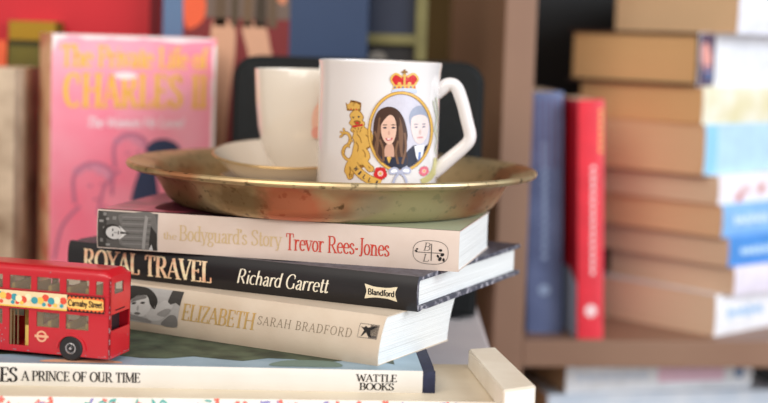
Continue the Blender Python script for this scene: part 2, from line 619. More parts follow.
# ------------------------------------------------------------------ the main pile
PG_CREAM = pages('cream', (244, 240, 230), (224, 216, 200))
PG_WHITE = pages('white', (240, 240, 238), (220, 219, 216))
PG_TAN = pages('tan', (234, 200, 160), (220, 184, 144))
PG_OLD = pages('old_tan', (232, 192, 140), (218, 174, 122))
PG_PALE = pages('pale_tan', (238, 216, 188), (226, 202, 172))
CREAM = mat('cream_cover_card', (222, 204, 192), 0.45, scale=30, c2=(214, 194, 180), coat=0.15)
OFFW = mat('off_white_card', (236, 228, 220), 0.4, scale=30, c2=(228, 218, 208), coat=0.2)
GOLD = ink('gold_foil', (226, 190, 120), 0.42, 0.45)
PALEGOLD = ink('pale_gold', (212, 186, 144), 0.5, 0.1)
INKB = ink('black', (34, 30, 30))
INKG = ink('grey', (96, 90, 86))
INKR = ink('brick_red', (204, 66, 50))

# floral book at the bottom
fl = book('cream book with teal and coral floral spine at the bottom of the pile', frame_flat(-0.2667, 0.7905, TZ, -5.0), 0.3347, 0.0166, 0.096,
          mat('cream_floral_ground', (240, 232, 220), 0.5), PG_CREAM, front=mat('beige_cover', (222, 208, 184), 0.5, scale=25, c2=(212, 196, 170)), b=0.0006)
d = Decal(spine_map(fl), cutv=0.004)
rnd = random.Random(5)
TEAL, CORAL, LAV = ink('teal', (86, 168, 160)), ink('coral', (232, 112, 96)), ink('lavender', (140, 136, 186))
for k in range(150):
    u = rnd.uniform(0.045, 0.318)
    v = rnd.uniform(0.0075, 0.0158)
    zone = 0.10 < u < 0.19
    m = TEAL if (zone and rnd.random() < .65) else (CORAL if rnd.random() < .6 else LAV)
    s = rnd.uniform(.5, 1.0)
    if m is CORAL:
        for q in range(5):
            an = q * 72 + rnd.uniform(0, 70)
            d.add(ell(u + .0011 * s * cos(R(an)), min(.0160, v + .0011 * s * sin(R(an))), .0010 * s, .0007 * s, an, 8), m, k % 5)
    else:
        d.add([(a, min(.0160, c)) for a, c in ell(u, v, .0034 * s, .0010 * s, rnd.uniform(0, 180), 10)], m, k % 5)
d.add([(a, min(.0160, c)) for a, c in ell(0.0965, .0140, .0045, .003, 0, 16)], ink('white_bloom', (250, 248, 248)), 6)
d.done('floral_print', fl)
strip(fl)

# small cream box at the right
bx = thing('paper_box', 'slim cream card box lying on the floral book, right of the pile', 'box', (0.0713, 0.8551, TZ + 0.0166 + Z0))
bm = bmesh.new()
cs = [(0.0668, 0.7813), (0.0862, 0.7960), (0.0712, 0.8975), (0.0540, 0.8890)]
ring = []
for z in (0.0, 0.0121):
    ring.append([bm.verts.new((x - 0.07, y - 0.84, z)) for x, y in cs])
bm.faces.new(ring[0][::-1])
bm.faces.new(ring[1])
for k in range(4):
    bm.faces.new((ring[0][k], ring[0][(k + 1) % 4], ring[1][(k + 1) % 4], ring[1][k]))
bmesh.ops.recalc_face_normals(bm, faces=bm.faces[:])
bmesh.ops.bevel(bm, geom=bm.edges[:], offset=0.0009, segments=3, affect='EDGES')
obj('box_sleeve', bm, mat('cream_box_card', (228, 216, 198), 0.5, scale=40, c2=(218, 204, 184)), bx, True)
bm = bmesh.new()
e1 = Vector((0.0194, 0.0147, 0)).normalized()
n1 = Vector((e1.y, -e1.x, 0))
c0 = Vector((0.0668 - 0.07, 0.7813 - 0.84, 0))
pts = [c0 + e1 * a + n1 * 0.00025 + Vector((0, 0, z)) for a, z in ((.0015, .0012), (.0228, .0012), (.0228, .0108), (.0015, .0108))]
bk2 = [p - n1 * 0.0005 for p in pts]
va = [bm.verts.new(p) for p in pts]
vb = [bm.verts.new(p) for p in bk2]
bm.faces.new(va)
bm.faces.new(vb[::-1])
for k in range(4):
    bm.faces.new((va[k], vb[k], vb[(k + 1) % 4], va[(k + 1) % 4]))
bmesh.ops.recalc_face_normals(bm, faces=bm.faces[:])
obj('end_flap', bm, mat('white_flap_card', (246, 242, 238), 0.5), bx)

# long white-spined book (navy boards in a paper jacket)
WT = 0.0124
NAVY = mat('navy_cloth', (28, 33, 62), 0.7, scale=300, c2=(22, 26, 50))
JART = mat('teal_jacket_art', (150, 172, 186), 0.5, scale=16, c2=(120, 146, 160), lo=0.42, hi=0.62)
wa = book('long white-spined book about a prince, with navy board ends, under the toy bus', frame_flat(-0.2656, 0.8181, -0.1984, -3.37), 0.2990, WT, 0.20, NAVY, PG_CREAM, hard=True, b=0.0010)
jm = mat('white_jacket_paper', (224, 218, 210), 0.35, scale=20, c2=(214, 208, 198), coat=0.25)
obj('dust_jacket', cover_bm(0.2918, WT, 0.1995, 0.00005, 0.0010, x0=0.0008, grow=0.00035), [jm, JART, JART, jm], wa, True)
d = Decal(lambda u, v, h: (u, spine_y(v, WT, .001) - .00035 - h, v), cutv=0.003)
d.many(text_polys('CHARLES', 0.0275, 0.0657, 0.0024, 0.0078, .19, .35), INKB)
d.many(text_polys('A PRINCE OF OUR TIME', 0.0680, 0.1336, 0.0032, 0.0053, .17, .4), INKB)
d.done('title_lettering', wa)
d = Decal(lambda u, v, h: (u, spine_y(v, WT, .001) - .00035 - h, v), cutv=0.003)
d.many(text_polys('WATTLE', 0.2545, 0.2773, 0.0064, 0.0040, .17, .4), INKB)
d.many(text_polys('BOOKS', 0.2562, 0.2757, 0.0015, 0.0040, .17, .4), INKB)
d.done('publisher_lettering', wa)
d = Decal(lambda u, v, h: (u, v, WT + .00035 + h), base=.00012)
edge = [(.0012 + .0145 * k, .021 + .006 * sin(k * 1.9) + .004 * sin(k * 4.3)) for k in range(20)]
d.add(edge + [(.2767, .199), (.0012, .199)], mat('ink_dark_foliage', (44, 54, 40), 0.6, scale=60, c2=(80, 92, 70)), 0)
d.add(crom([(.078, .0035), (.100, .0030), (.122, .0040), (.116, .010), (.094, .012), (.080, .009)], 5, True), ink('soft_orange', (214, 160, 128)), 1)
d.add(crom([(.205, .006), (.225, .004), (.246, .006), (.240, .020), (.215, .020)], 5, True), ink('soft_green', (110, 130, 120)), 1)
d.done('cover_picture', wa, 'printed foliage and sky')
strip(wa)

# thick cream book with the woman's photograph on its spine
ET = 0.0297
el = book('thick cream book with a photo of a woman on its spine, under the black hardback', frame_flat(-0.2046, 0.9534, -0.1860, 28.09), 0.232, ET, 0.0925,
          mat('warm_cream_card', (218, 202, 182), 0.5, scale=26, c2=(206, 188, 166)), PG_WHITE, b=0.0030, shear=0.0050, fore=0.002)
d = Decal(spine_map(el), cutv=0.003)
g = lambda v: ink('grey%d' % v, (v, v - 3, v - 6))
d.rect(.050, .092, .0062, .0285, g(178), 0)
d.add(crom([(.050, .027), (.060, .0284), (.068, .027), (.0745, .022), (.074, .016), (.070, .018), (.066, .0235), (.058, .022), (.052, .017), (.050, .015)], 5, True), g(50), 2)
d.add(ell(.0625, .0165, .0082, .0068, 10), g(206), 1)
d.add(crom([(.055, .018), (.058, .0225), (.064, .0235), (.066, .022), (.060, .020)], 4, True), g(120), 2)
d.add(ell(.0575, .0178, .0018, .0007, 20, 10), g(60), 3)
d.add(ell(.0640, .0188, .0018, .0007, 10, 10), g(60), 3)
d.add(ell(.0612, .0117, .0024, .0009, 5, 10), g(110), 3)
d.add(ell(.0610, .0150, .0009, .0018, 0, 10), g(168), 3)
d.add(crom([(.068, .012), (.072, .016), (.080, .022), (.087, .0205), (.084, .014), (.078, .009), (.071, .0085)], 5, True), g(192), 2)
d.add(crom([(.076, .013), (.082, .017), (.086, .0165), (.082, .012)], 5, True), g(150), 3)
d.add([(.0825, .0215), (.0850, .0200), (.0885, .0215), (.0920, .0200), (.0920, .0285), (.0835, .0285)], g(66), 3)
d.add(crom([(.0800, .0065), (.0915, .0065), (.0910, .0125), (.0870, .0138), (.0830, .0110)], 4, True), g(120), 3)
d.add(crom([(.052, .008), (.060, .0072), (.072, .0068), (.070, .0090), (.056, .0105)], 4, True), g(140), 2)
d.done('spine_photograph', el, 'grey photograph of a woman resting her head')
d = Decal(spine_map(el), cutv=0.003)
d.many(text_polys('ELIZABETH', .0945, .1470, .0118, .0098, .15, .35), GOLD)
d.done('title_lettering', el, 'gold foil title lettering')
d = Decal(spine_map(el), cutv=0.003)
d.many(text_polys('SARAH BRADFORD', .1490, .2140, .0155, .0050, .09, .5, track=.16), ink('bronze_grey', (140, 124, 104)))
d.done('author_lettering', el)
d = Decal(spine_map(el), cutv=0.003)
d.rect(.2170, .2296, .0162, .0244, INKG, 0)
d.rect(.2173, .2293, .0165, .0241, mat('warm_cream_card', (230, 212, 188)), 1)
d.rect(.2240, .2292, .0166, .0240, INKG, 1)
d.add([(.2180, .0226), (.2200, .0222), (.2212, .0232), (.2226, .0224), (.2284, .0238), (.2262, .0216), (.2246, .0208), (.2252, .0186), (.2266, .0169), (.2236, .0176), (.2222, .0196), (.2200, .0172), (.2192, .0170), (.2206, .0206)], INKB, 2)
d.done('publisher_mark', el)
strip(el)

# black hardback
RT = 0.0206
BLK = mat('black_jacket', (22, 19, 22), 0.42, scale=40, c2=(17, 14, 17), coat=0.05)
ro = book('black hardback with cream title lettering, below the cream Rees-Jones book', frame_flat(-0.2013, 0.9612, -0.1563, 24.62), 0.2460, RT, 0.174,
          BLK, PG_WHITE, hard=True, b=0.0022, edge=mat('worn_black_edge', (70, 70, 82), 0.7, scale=200, c2=(180, 176, 184), lo=.5, hi=.7), front=mat('charcoal_board', (66, 62, 72), 0.5, scale=200, c2=(90, 88, 98)))
FOIL = mat('ink_cream_foil', (248, 236, 196), 0.45, 0, scale=60, c2=(236, 176, 140), stretch=(1, 1, 3))
d = Decal(spine_map(ro), cutv=0.003)
d.many(text_polys('ROYAL TRAVEL', .0125, .1080, .0038, .0126, .2, .3), FOIL)
d.done('title_lettering', ro, 'cream foil title lettering')
d = Decal(spine_map(ro), cutv=0.003)
d.many(text_polys('Richard Garrett', .1255, .1880, .0056, .0088, .13, .4, serif=False, shear=.24), ink('ivory', (244, 236, 214)))
d.done('author_lettering', ro)
d = Decal(spine_map(ro), cutv=0.003)
d.add(crom([(.2130, .0136), (.2180, .0126), (.2230, .0124), (.2280, .0126), (.2330, .0136), (.2334, .0132), (.2322, .0094), (.2334, .0054), (.2330, .0050), (.2280, .0060), (.2230, .0062), (.2180, .0060), (.2130, .0050), (.2126, .0054), (.2138, .0094), (.2126, .0132)], 3, True), ink('label_cream', (238, 226, 196)), 0)
d.many(text_polys('Blandford', .2146, .2318, .0076, .0034, .2, .75, serif=False), INKB, 1)
d.done('publisher_label', ro)
strip(ro)

# cream book directly under the tray
TT = 0.0244
tr = book('cream book with a man in a suit on its spine, directly under the brass tray', frame_flat(-0.1782, 0.9328, -0.1357, 12.78), 0.230, TT, 0.112,
          CREAM, PG_WHITE, b=0.0010, front=mat('maroon_cover_art', (190, 86, 112), 0.3, scale=30, c2=(54, 30, 40), coat=0.4, lo=.45, hi=.68), fore=0.001)
d = Decal(spine_map(tr), cutv=0.003)
d.rect(.0006, .0400, .0007, .0236, g(92), 0)
rnd = random.Random(3)
d.rect(.0006, .0065, .0007, .0236, g(62), 1)
for k in range(9):
    u, v = rnd.uniform(.001, .014), rnd.uniform(.0016, .0208)
    d.rect(u, u + rnd.uniform(.0015, .003), v, v + rnd.uniform(.0012, .0022), g(rnd.choice((36, 130, 150))), 1)
d.add(crom([(.0140, .0205), (.0180, .0225), (.0380, .0232), (.0385, .0030), (.0300, .0010), (.0190, .0020), (.0150, .0040), (.0160, .0090), (.0160, .0150)], 5, True), g(112), 2)
for k in range(9):
    v = .0035 + k * .0021
    d.add([(.0170, v), (.0360, v + .0006), (.0360, v + .0010), (.0170, v + .0005)], g(82 if k % 2 else 140), 3)
d.add([(.0150, .0060), (.0205, .0105), (.0150, .0150)], g(228), 4)
d.add([(.0158, .0098), (.0215, .0102), (.0215, .0108), (.0158, .0116)], g(70), 5)
d.add(ell(.0105, .0108, .0066, .0050, 0), g(54), 4)
d.add(ell(.0118, .0104, .0056, .0041, 0), g(206), 5)
d.add(ell(.0108, .0088, .0005, .0010, 0, 8), g(60), 6)
d.add(ell(.0108, .0121, .0005, .0010, 0, 8), g(60), 6)
d.add(ell(.0146, .0105, .0005, .0014, 0, 8), g(110), 6)
d.add(ell(.0126, .0105, .0014, .0006, 0, 8), g(170), 6)
d.add([(.0300, .0010), (.0320, .0010), (.0340, .0210), (.0320, .0225)], g(150), 4)
d.add([(.0345, .0007), (.0400, .0007), (.0400, .0110), (.0360, .0160)], g(50), 4)
d.add([(.0345, .0007), (.0375, .0007), (.0365, .0045)], g(190), 5)
d.rect(.0400, .0404, .0007, .0236, g(150), 0)
d.done('spine_photograph', tr, 'black and white photograph of a man in a suit, turned sideways')
d = Decal(lambda u, v, h: (u, v, TT + h), base=.0001)
d.rect(.150, .2298, .0005, .1115, ink('sage_print', (170, 176, 150)), 0)
d.rect(.0005, .150, .0005, .0035, ink('black', (34, 30, 30)), 0)
d.add(crom([(.030, .020), (.060, .016), (.078, .040), (.060, .080), (.028, .070)], 5, True), ink('dark_wine', (86, 26, 44)), 0)
d.done('cover_picture', tr)
d = Decal(spine_map(tr), cutv=0.003)
d.many(text_polys('the', .0440, .0530, .0085, .0042, .12, .4), PALEGOLD)
d.many(text_polys("Bodyguard's Story", .0545, .1205, .0082, .0092, .13, .35), PALEGOLD)
d.done('title_lettering', tr, 'pale gold title lettering')
d = Decal(spine_map(tr), cutv=0.003)
d.many(text_polys('Trevor Rees-Jones', .1232, .1880, .0068, .0098, .13, .4), INKR)
d.done('author_lettering', tr, 'brick red author lettering')
d = Decal(spine_map(tr), cutv=0.003)
cx, cy = .2130, .0108


def rrect(cx, cy, a, b, p=2.6, n=48):
    return [(cx + a * abs(cos(t)) ** (2 / p) * (1 if cos(t) >= 0 else -1), cy + b * abs(sin(t)) ** (2 / p) * (1 if sin(t) >= 0 else -1)) for t in [2 * pi * k / n for k in range(n)]]


oa, ob = rrect(cx, cy, .0108, .0072), rrect(cx, cy, .0105, .0069)
for k in range(48):
    j = (k + 1) % 48
    d.add([oa[k], oa[j], ob[j], ob[k]], INKG, 0)
d.many(text_polys('B', cx - .0045, cx - .0003, cy + .0010, .0046, .08, .6, shear=.15), INKG)
d.many(text_polys('L', cx - .0048, cx - .0010, cy - .0056, .0044, .08, .6, shear=.15), INKG)
d.rect(cx - .0090, cx + .0078, cy - .0004, cy, INKG)
d.rect(cx + .0002, cx + .0008, cy - .0050, cy + .0052, INKG)
for q, (a, c, s) in enumerate(((.006, .0016, .0011), (.0072, -.0010, .0013), (.0058, -.0036, .0014), (.0080, -.0040, .0011), (.0045, -.0020, .0010), (-.0088, .0004, .0009), (-.0082, .0016, .0007))):
    d.add(ell(cx + a, cy + c, s, s * .7, 30 * q, 9), INKB, 1)
d.done('publisher_mark', tr)
strip(tr)

# ------------------------------------------------------------------ tray, mug, cup, saucers
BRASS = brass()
TRX, TRY, TRZ = -0.0345, 1.001, -0.1113
tray = thing('brass_tray', 'round tarnished brass tray with a flared rim on top of the book pile', 'tray', (TRX, TRY, TRZ + Z0))
prof_o = [(0, 0), (.098, 0), (.104, .0010), (.1085, .0040), (.1120, .0090), (.1150, .0145), (.1178, .0190), (.1212, .0220), (.1270, .0234), (.1318, .0238), (.1344, .0236), (.1360, .0245), (.1366, .0259), (.1361, .0273), (.1346, .0281), (.1325, .0277), (.1275, .0262), (.1205, .0246), (.1165, .0205), (.1136, .0155), (.1106, .0100), (.1070, .0052), (.1030, .0026), (.098, .0014), (0, .0014)]
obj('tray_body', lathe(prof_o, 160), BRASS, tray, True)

CHINA = mat('white_glazed_china', (232, 227, 226), 0.12, scale=8, c2=(228, 222, 220), coat=0.6)
MR, MH = 0.0392, 0.0964
MX, MY = -0.0045, 0.965
mug = thing('souvenir_mug', 'white souvenir mug with crown, gold lion and oval couple portrait, on the brass tray', 'mug', (MX, MY, TRZ + 0.0014 + Z0))
prof = [(0, .003), (.031, .003), (.033, 0), (.036, 0), (.0380, .0020), (.0386, .006), (.0388, .03), (.0389, .06), (.0389, .082), (.0391, .090), (.0397, .0944), (.0398, .0959), (.0392, .0966), (.0382, .0962), (.0372, .0920), (.0362, .08), (.0358, .01), (.034, .006), (0, .006)]
obj('mug_body', lathe(prof, 128), CHINA, mug, True)
# handle: swept rounded strap
path = crom([(.0365, .0775), (.0400, .0800), (.0445, .0830), (.0495, .0812), (.0537, .0715), (.0570, .0600), (.0592, .0520), (.0585, .0472), (.0548, .0428), (.0480, .0365), (.0410, .0302), (.0365, .0265)], 6)
bm = bmesh.new()
rings = []
HA = R(-8)
for i, (a, b) in enumerate(path):
    p0, p1 = path[max(0, i - 1)], path[min(len(path) - 1, i + 1)]
    tx, tz = p1[0] - p0[0], p1[1] - p0[1]
    q = sqrt(tx * tx + tz * tz)
    nx, nz = -tz / q, tx / q
    wi = .0041 + .0010 * abs(2 * i / (len(path) - 1) - 1) ** 2
    rg = []
    for k in range(16):
        an = 2 * pi * k / 16
        ca, sa = cos(an), sin(an)
        w = wi * math.copysign(abs(ca) ** .8, ca)
        y = .0056 * math.copysign(abs(sa) ** .8, sa)
        x, z = a + nx * w, b + nz * w
        rg.append(bm.verts.new((x * cos(HA) - y * sin(HA), x * sin(HA) + y * cos(HA), z)))
    rings.append(rg)
for a, b in zip(rings, rings[1:]):
    for k in range(16):
        bm.faces.new((a[k], a[(k + 1) % 16], b[(k + 1) % 16], b[k]))
bm.faces.new(rings[0])
bm.faces.new(rings[-1][::-1])
bmesh.ops.recalc_face_normals(bm, faces=bm.faces[:])
obj('handle', bm, CHINA, mug, True)

MPX = 0.965 / 1500
def mug_map(X, Y, h):
    """X, Y in units of the printed picture's grid; wrapped round the mug wall"""
    px, py = 340 + X / 3.225, 65 + Y / 3.225
    s = max(-.97, min(.97, .0247 + .01612 * (px - 380) + .000538 * (py - 120)))
    ph = math.asin(s)
    z = .06075 + .0000187 * (px - 380) - .000623 * (py - 120)
    rr = .0386 + .0003 * min(1, z / .06) + h + (.0003 if z > .085 else 0)
    # face the print to the viewer
    return (rr * sin(ph), -rr * cos(ph), z)


MK = dict(cutu=9.0, base=.00022, step=.00007)
c_gold, c_gold2 = ink('enamel_gold', (222, 176, 88), .3), ink('enamel_dark_gold', (150, 104, 44), .3)
c_red, c_skin = ink('enamel_red', (206, 44, 48), .3), ink('skin_print', (226, 184, 162), .3)
c_hair, c_hair2 = ink('brown_hair', (74, 50, 40), .3), ink('lighter_hair', (122, 88, 66), .3)
c_bg, c_white = ink('lilac_print', (206, 202, 214), .3), ink('white_print', (244, 242, 244), .3)
c_blk, c_pink = ink('suit_print', (46, 48, 66), .3), ink('pink_rose', (226, 116, 132), .3)
d = Decal(mug_map, **MK)
oc = (195, 217)
o1, o2, o3 = ell(oc[0], oc[1], 103, 129, 0, 60), ell(oc[0], oc[1], 96, 122, 0, 60), ell(oc[0], oc[1], 97.5, 123.5, 0, 60)
for k in range(60):
    j = (k + 1) % 60
    d.add([o1[k], o1[j], o2[j], o2[k]], c_gold, 4)
    q1, q2 = ell(oc[0], oc[1], 104.6, 130.6, 0, 60), o1
    d.add([q1[k], q1[j], q2[j], q2[k]], c_gold2, 4)
    d.add([o2[k], o2[j], ell(oc[0], oc[1], 94.4, 120.4, 0, 60)[j], ell(oc[0], oc[1], 94.4, 120.4, 0, 60)[k]], c_gold2, 5)
d.done('oval_gold_frame', mug)
d = Decal(mug_map, **MK)
d.add(o3, c_bg, 0)


def clip(poly, rx=94, ry=120):
    out = []
    for x, y in poly:
        e = sqrt(((x - oc[0]) / rx) ** 2 + ((y - oc[1]) / ry) ** 2)
        if e > 1:
            x, y = oc[0] + (x - oc[0]) / e, oc[1] + (y - oc[1]) / e
        out.append((x, y))
    return out


# the two people in the printed photograph
d.add(clip(crom([(236, 262), (262, 270), (290, 262), (300, 300), (250, 335), (222, 335), (205, 300)], 5, True)), c_blk, 1)
d.add(clip([(238, 264), (272, 262), (268, 300), (256, 322), (244, 300)]), c_white, 2)
d.add(clip([(252, 284), (260, 284), (264, 316), (256, 328), (250, 316)]), ink('blue_tie', (110, 134, 190), .3), 3)
d.add(ell(254, 176, 33, 42), ink('glare_hair', (158, 164, 184), .3), 2)  # light brown hair with bluish glare painted into its colour
d.add(crom([(228, 178), (240, 166), (262, 164), (280, 176), (284, 205), (276, 240), (256, 258), (238, 244), (228, 212)], 5, True), ink('pale_skin_print', (234, 214, 210), .3), 3)
for x in (243, 268):
    d.add(ell(x, 203, 5, 2.2, 0, 10), ink('eye_print', (120, 120, 140), .3), 5)
    d.add(ell(x, 194, 7, 1.5, 0, 10), ink('eye_print', (120, 120, 140), .3), 5)
d.add(ell(256, 220, 3.5, 8, 0, 10), ink('nose_print', (214, 186, 180), .3), 5)
d.add(ell(256, 237, 11, 2.6, 0, 12), ink('lip_print', (214, 150, 150), .3), 5)
d.add(clip(crom([(152, 136), (124, 150), (110, 185), (106, 240), (98, 290), (124, 322), (160, 336), (196, 336), (216, 318), (212, 270), (216, 225), (204, 175), (182, 144)], 6, True)), c_hair, 4)
for p in ([(126, 170), (118, 230), (108, 285), (120, 300), (126, 240), (134, 190)], [(190, 170), (202, 220), (200, 280), (208, 300), (196, 300), (188, 240)]):
    d.add(clip(crom(p, 5, True)), c_hair2, 5)
d.add(crom([(142, 285), (149, 258), (168, 256), (174, 290), (166, 318), (152, 318)], 5, True), ink('neck_print', (206, 160, 138), .3), 5)
for p in ([(112, 215), (122, 250), (116, 300), (128, 330)], [(128, 240), (138, 270), (140, 310)], [(186, 245), (178, 280), (186, 320)], [(206, 220), (210, 270), (198, 320)]):
    d.many(stroke_polys(clip(crom(p, 5)), 3.6, 3.6), c_hair2, 8)
d.add(crom([(152, 160), (138, 174), (132, 205), (137, 236), (153, 256), (168, 252), (178, 228), (180, 196), (172, 168)], 6, True), c_skin, 6)
d.add(crom([(150, 150), (132, 172), (130, 196), (142, 178), (160, 162), (178, 172), (188, 200), (190, 176), (172, 150)], 5, True), c_hair, 7)
for x in (144, 171):
    d.add(ell(x, 203, 6.5, 2.8, 0, 12), c_blk, 7)
    d.add(ell(x, 194, 8, 1.6, 0, 12), c_hair, 7)
d.add(ell(157, 220, 3.5, 7, 0, 10), ink('nose_shade', (206, 158, 140), .3), 7)
d.add(crom([(146, 236), (157, 238), (169, 235), (164, 243), (151, 244)], 4, True), ink('lips', (200, 96, 100), .3), 7)
d.add(ell(157, 239.5, 6.5, 1.4, 0, 12), c_white, 8)
d.add([(150, 300), (157, 318), (164, 300), (160, 296), (154, 296)], c_gold, 7)
d.add(clip(crom([(108, 300), (140, 306), (157, 330), (178, 306), (212, 300), (205, 334), (150, 338)], 4, True)), c_blk, 6)
d.done('portrait_print', mug, 'printed oval photograph of a long-haired woman beside a man in a suit')
# crown
d = Decal(mug_map, **MK)
d.add([(172, 66), (240, 66), (243, 82), (169, 82)], c_gold, 2)
d.add(crom([(168, 82), (188, 78), (206, 77), (226, 78), (245, 82), (242, 93), (206, 88), (172, 93)], 4, True), ink('ermine', (196, 204, 226), .3), 3)
for k in range(6):
    d.add(ell(176 + k * 12.5, 74, 3, 3, 0, 8), c_red if k % 2 else ink('gem_blue', (70, 90, 160), .3), 3)
for x in (183, 228):
    d.add(ell(x, 50, 19, 18), c_red, 1)
d.add(ell(206, 54, 14, 16), c_red, 1)
for sgn in (-1, 1):
    for w, m in ((19, c_gold),):
        p = crom([(206 + sgn * 32, 68), (206 + sgn * 42, 48), (206 + sgn * 28, 31), (206 + sgn * 8, 42)], 6)
        d.many(stroke_polys(p, 3.2, 3.2), m, 3)
d.many(stroke_polys([(206, 68), (206, 40)], 3.4, 3.4), c_gold, 3)
for x in (190, 222):
    d.add(ell(x, 62, 6, 5, 0, 10), c_gold, 3)
d.add(ell(206, 36, 6, 6, 0, 12), c_gold, 4)
d.rect(203, 209, 17, 34, c_gold2, 4)
d.rect(197, 215, 22, 28, c_gold2, 4)
d.done('crown_print', mug, 'red and gold crown above the oval')
# lion
d = Decal(mug_map, **MK)
li = [(44, 152), (56, 148), (68, 156), (76, 170), (72, 180), (80, 188), (78, 200), (88, 208), (100, 214), (108, 232), (110, 250), (104, 262), (96, 262), (92, 246), (84, 238), (80, 250), (76, 264), (84, 270), (94, 284), (96, 300), (90, 310), (98, 322), (108, 330), (106, 342), (94, 344), (84, 334), (74, 318), (70, 304), (60, 296), (52, 306), (44, 322), (38, 336), (44, 350), (40, 366), (28, 370), (22, 356), (16, 346), (20, 326), (30, 308), (40, 290), (44, 270), (48, 248), (42, 236), (46, 222), (36, 212), (42, 200), (32, 190), (38, 178), (34, 164)]
outer = crom(li, 3, True)
mid = (64, 250)
def puff(poly, k):
    out = []
    n = len(poly)
    for i in range(n):
        ax, ay = poly[i - 1]
        bx_, by_ = poly[(i + 1) % n]
        tx, ty = bx_ - ax, by_ - ay
        q = sqrt(tx * tx + ty * ty) or 1
        out.append((poly[i][0] + ty / q * k, poly[i][1] - tx / q * k))
    return out
d.add(puff(outer, 2.2), c_gold2, 0)
d.add(outer, c_gold, 1)
tail = crom([(34, 310), (20, 304), (10, 288), (16, 268), (30, 256), (34, 236), (24, 222), (10, 224)], 6)
d.many(stroke_polys(tail, 5.6, 5.6), c_gold2, 0)
d.many(stroke_polys(tail, 3.8, 3.8), c_gold, 1)
for x, y, an in ((8, 222, 30), (14, 214, 80), (6, 232, -40), (28, 262, 60), (12, 286, 120), (36, 246, 10)):
    d.add(ell(x, y, 9, 4, an, 12), c_gold2, 1)
    d.add(ell(x, y, 7, 2.8, an, 12), c_gold, 2)
d.add([(24, 150), (20, 124), (30, 132), (36, 116), (44, 130), (54, 118), (60, 132), (70, 124), (68, 150)], c_gold2, 1)
d.add([(27, 147), (24, 131), (32, 138), (37, 123), (45, 136), (53, 124), (59, 138), (66, 131), (65, 147)], c_gold, 2)
for k in range(5):
    d.add(ell(29 + k * 8.5, 145, 2.6, 2.6, 0, 8), c_red if k % 2 else c_gold2, 3)
for p in ([(40, 168), (49, 170), (45, 175)], [(58, 166), (67, 167), (61, 173)]):
    d.add(p, c_blk, 3)
d.add(crom([(46, 184), (56, 180), (68, 184), (64, 194), (54, 196)], 4, True), c_gold2, 3)
d.add(crom([(51, 187), (58, 185), (64, 188), (58, 193)], 4, True), c_red, 4)
for x, y, an in ((42, 202, 20), (50, 206, 60), (60, 207, 95), (70, 203, 130), (46, 214, 30), (56, 217, 80), (66, 214, 120)):
    d.many(stroke_polys(crom([(x - 4 * cos(R(an)), y - 4 * sin(R(an))), (x + 1, y + 1.5), (x + 4 * cos(R(an)), y + 4 * sin(R(an)))], 3), 1.2, 1.2), c_gold2, 3)
d.add([(42, 197), (74, 191), (76, 197), (44, 204)], c_red, 3)
for p in ([(56, 224), (66, 236), (70, 252)], [(52, 250), (60, 262), (58, 280)], [(74, 274), (82, 286), (82, 298)], [(84, 226), (94, 236), (98, 250)], [(32, 330), (34, 346), (30, 358)], [(92, 326), (98, 334)], [(34, 352), (32, 366)], [(40, 352), (38, 364)]):
    d.many(stroke_polys(crom(p, 4), 1.3, 1.3), c_gold2, 3)
d.done('lion_print', mug, 'gold crowned lion left of the oval')
# roses, ribbon and bow
for cx_, cy_, s, m in ((130, 350, 22, c_red), (270, 348, 17, c_pink)):
    d = Decal(mug_map, **MK)
    for k in range(5):
        a = R(72 * k + 90)
        d.add(ell(cx_ + cos(a) * s * .55, cy_ + sin(a) * s * .55, s * .5, s * .45, 72 * k, 14), m, 2)
        a += R(36)
        d.add([(cx_ + cos(a) * s * .5, cy_ + sin(a) * s * .5), (cx_ + cos(a - .12) * s, cy_ + sin(a - .12) * s), (cx_ + cos(a + .12) * s, cy_ + sin(a + .12) * s)], ink('leaf_green', (90, 120, 80), .3), 1)
    d.add(ell(cx_, cy_, s * .42, s * .42, 0, 14), ink('rose_heart', (240, 190, 180), .3), 3)
    d.add(ell(cx_, cy_, s * .2, s * .2, 0, 10), c_gold, 4)
    d.done('rose_print', mug, 'red rose' if m is c_red else 'pink rose')
d = Decal(mug_map, **MK)
rib = crom([(44, 322), (62, 346), (92, 368), (130, 384)], 8)
for ps, w, m, l in ((rib, 15, c_gold2, 2), (rib, 13, c_gold, 3)):
    d.many(stroke_polys(ps, w, w), m, l)
for k, ch in enumerate('WILLI'):
    bx_, by_ = rib[min(len(rib) - 1, 5 + k * 4)]
    nx_, ny_ = rib[min(len(rib) - 1, 6 + k * 4)]
    an = math.atan2(ny_ - by_, nx_ - bx_)
    for p in text_polys(ch, -6 if ch == 'W' else -4, 6 if ch == 'W' else 4, -7, 14, .2, .6, serif=False):
        d.add([(bx_ + a * cos(an) + b * sin(an), by_ + a * sin(an) - b * cos(an)) for a, b in p], c_blk, 5)
d.done('ribbon_print', mug, 'gold name ribbon under the lion')
d = Decal(mug_map, **MK)
rib2 = crom([(262, 384), (290, 370), (308, 345), (314, 310)], 8)
for w, m, l in ((11, ink('faded_gold', (200, 190, 130), .3), 2),):
    d.many(stroke_polys(rib2, w, w), m, l)
d.done('ribbon_print', mug, 'faded gold ribbon at the right')
d = Decal(mug_map, **MK)
gry = ink('bow_grey', (176, 178, 200), .3)
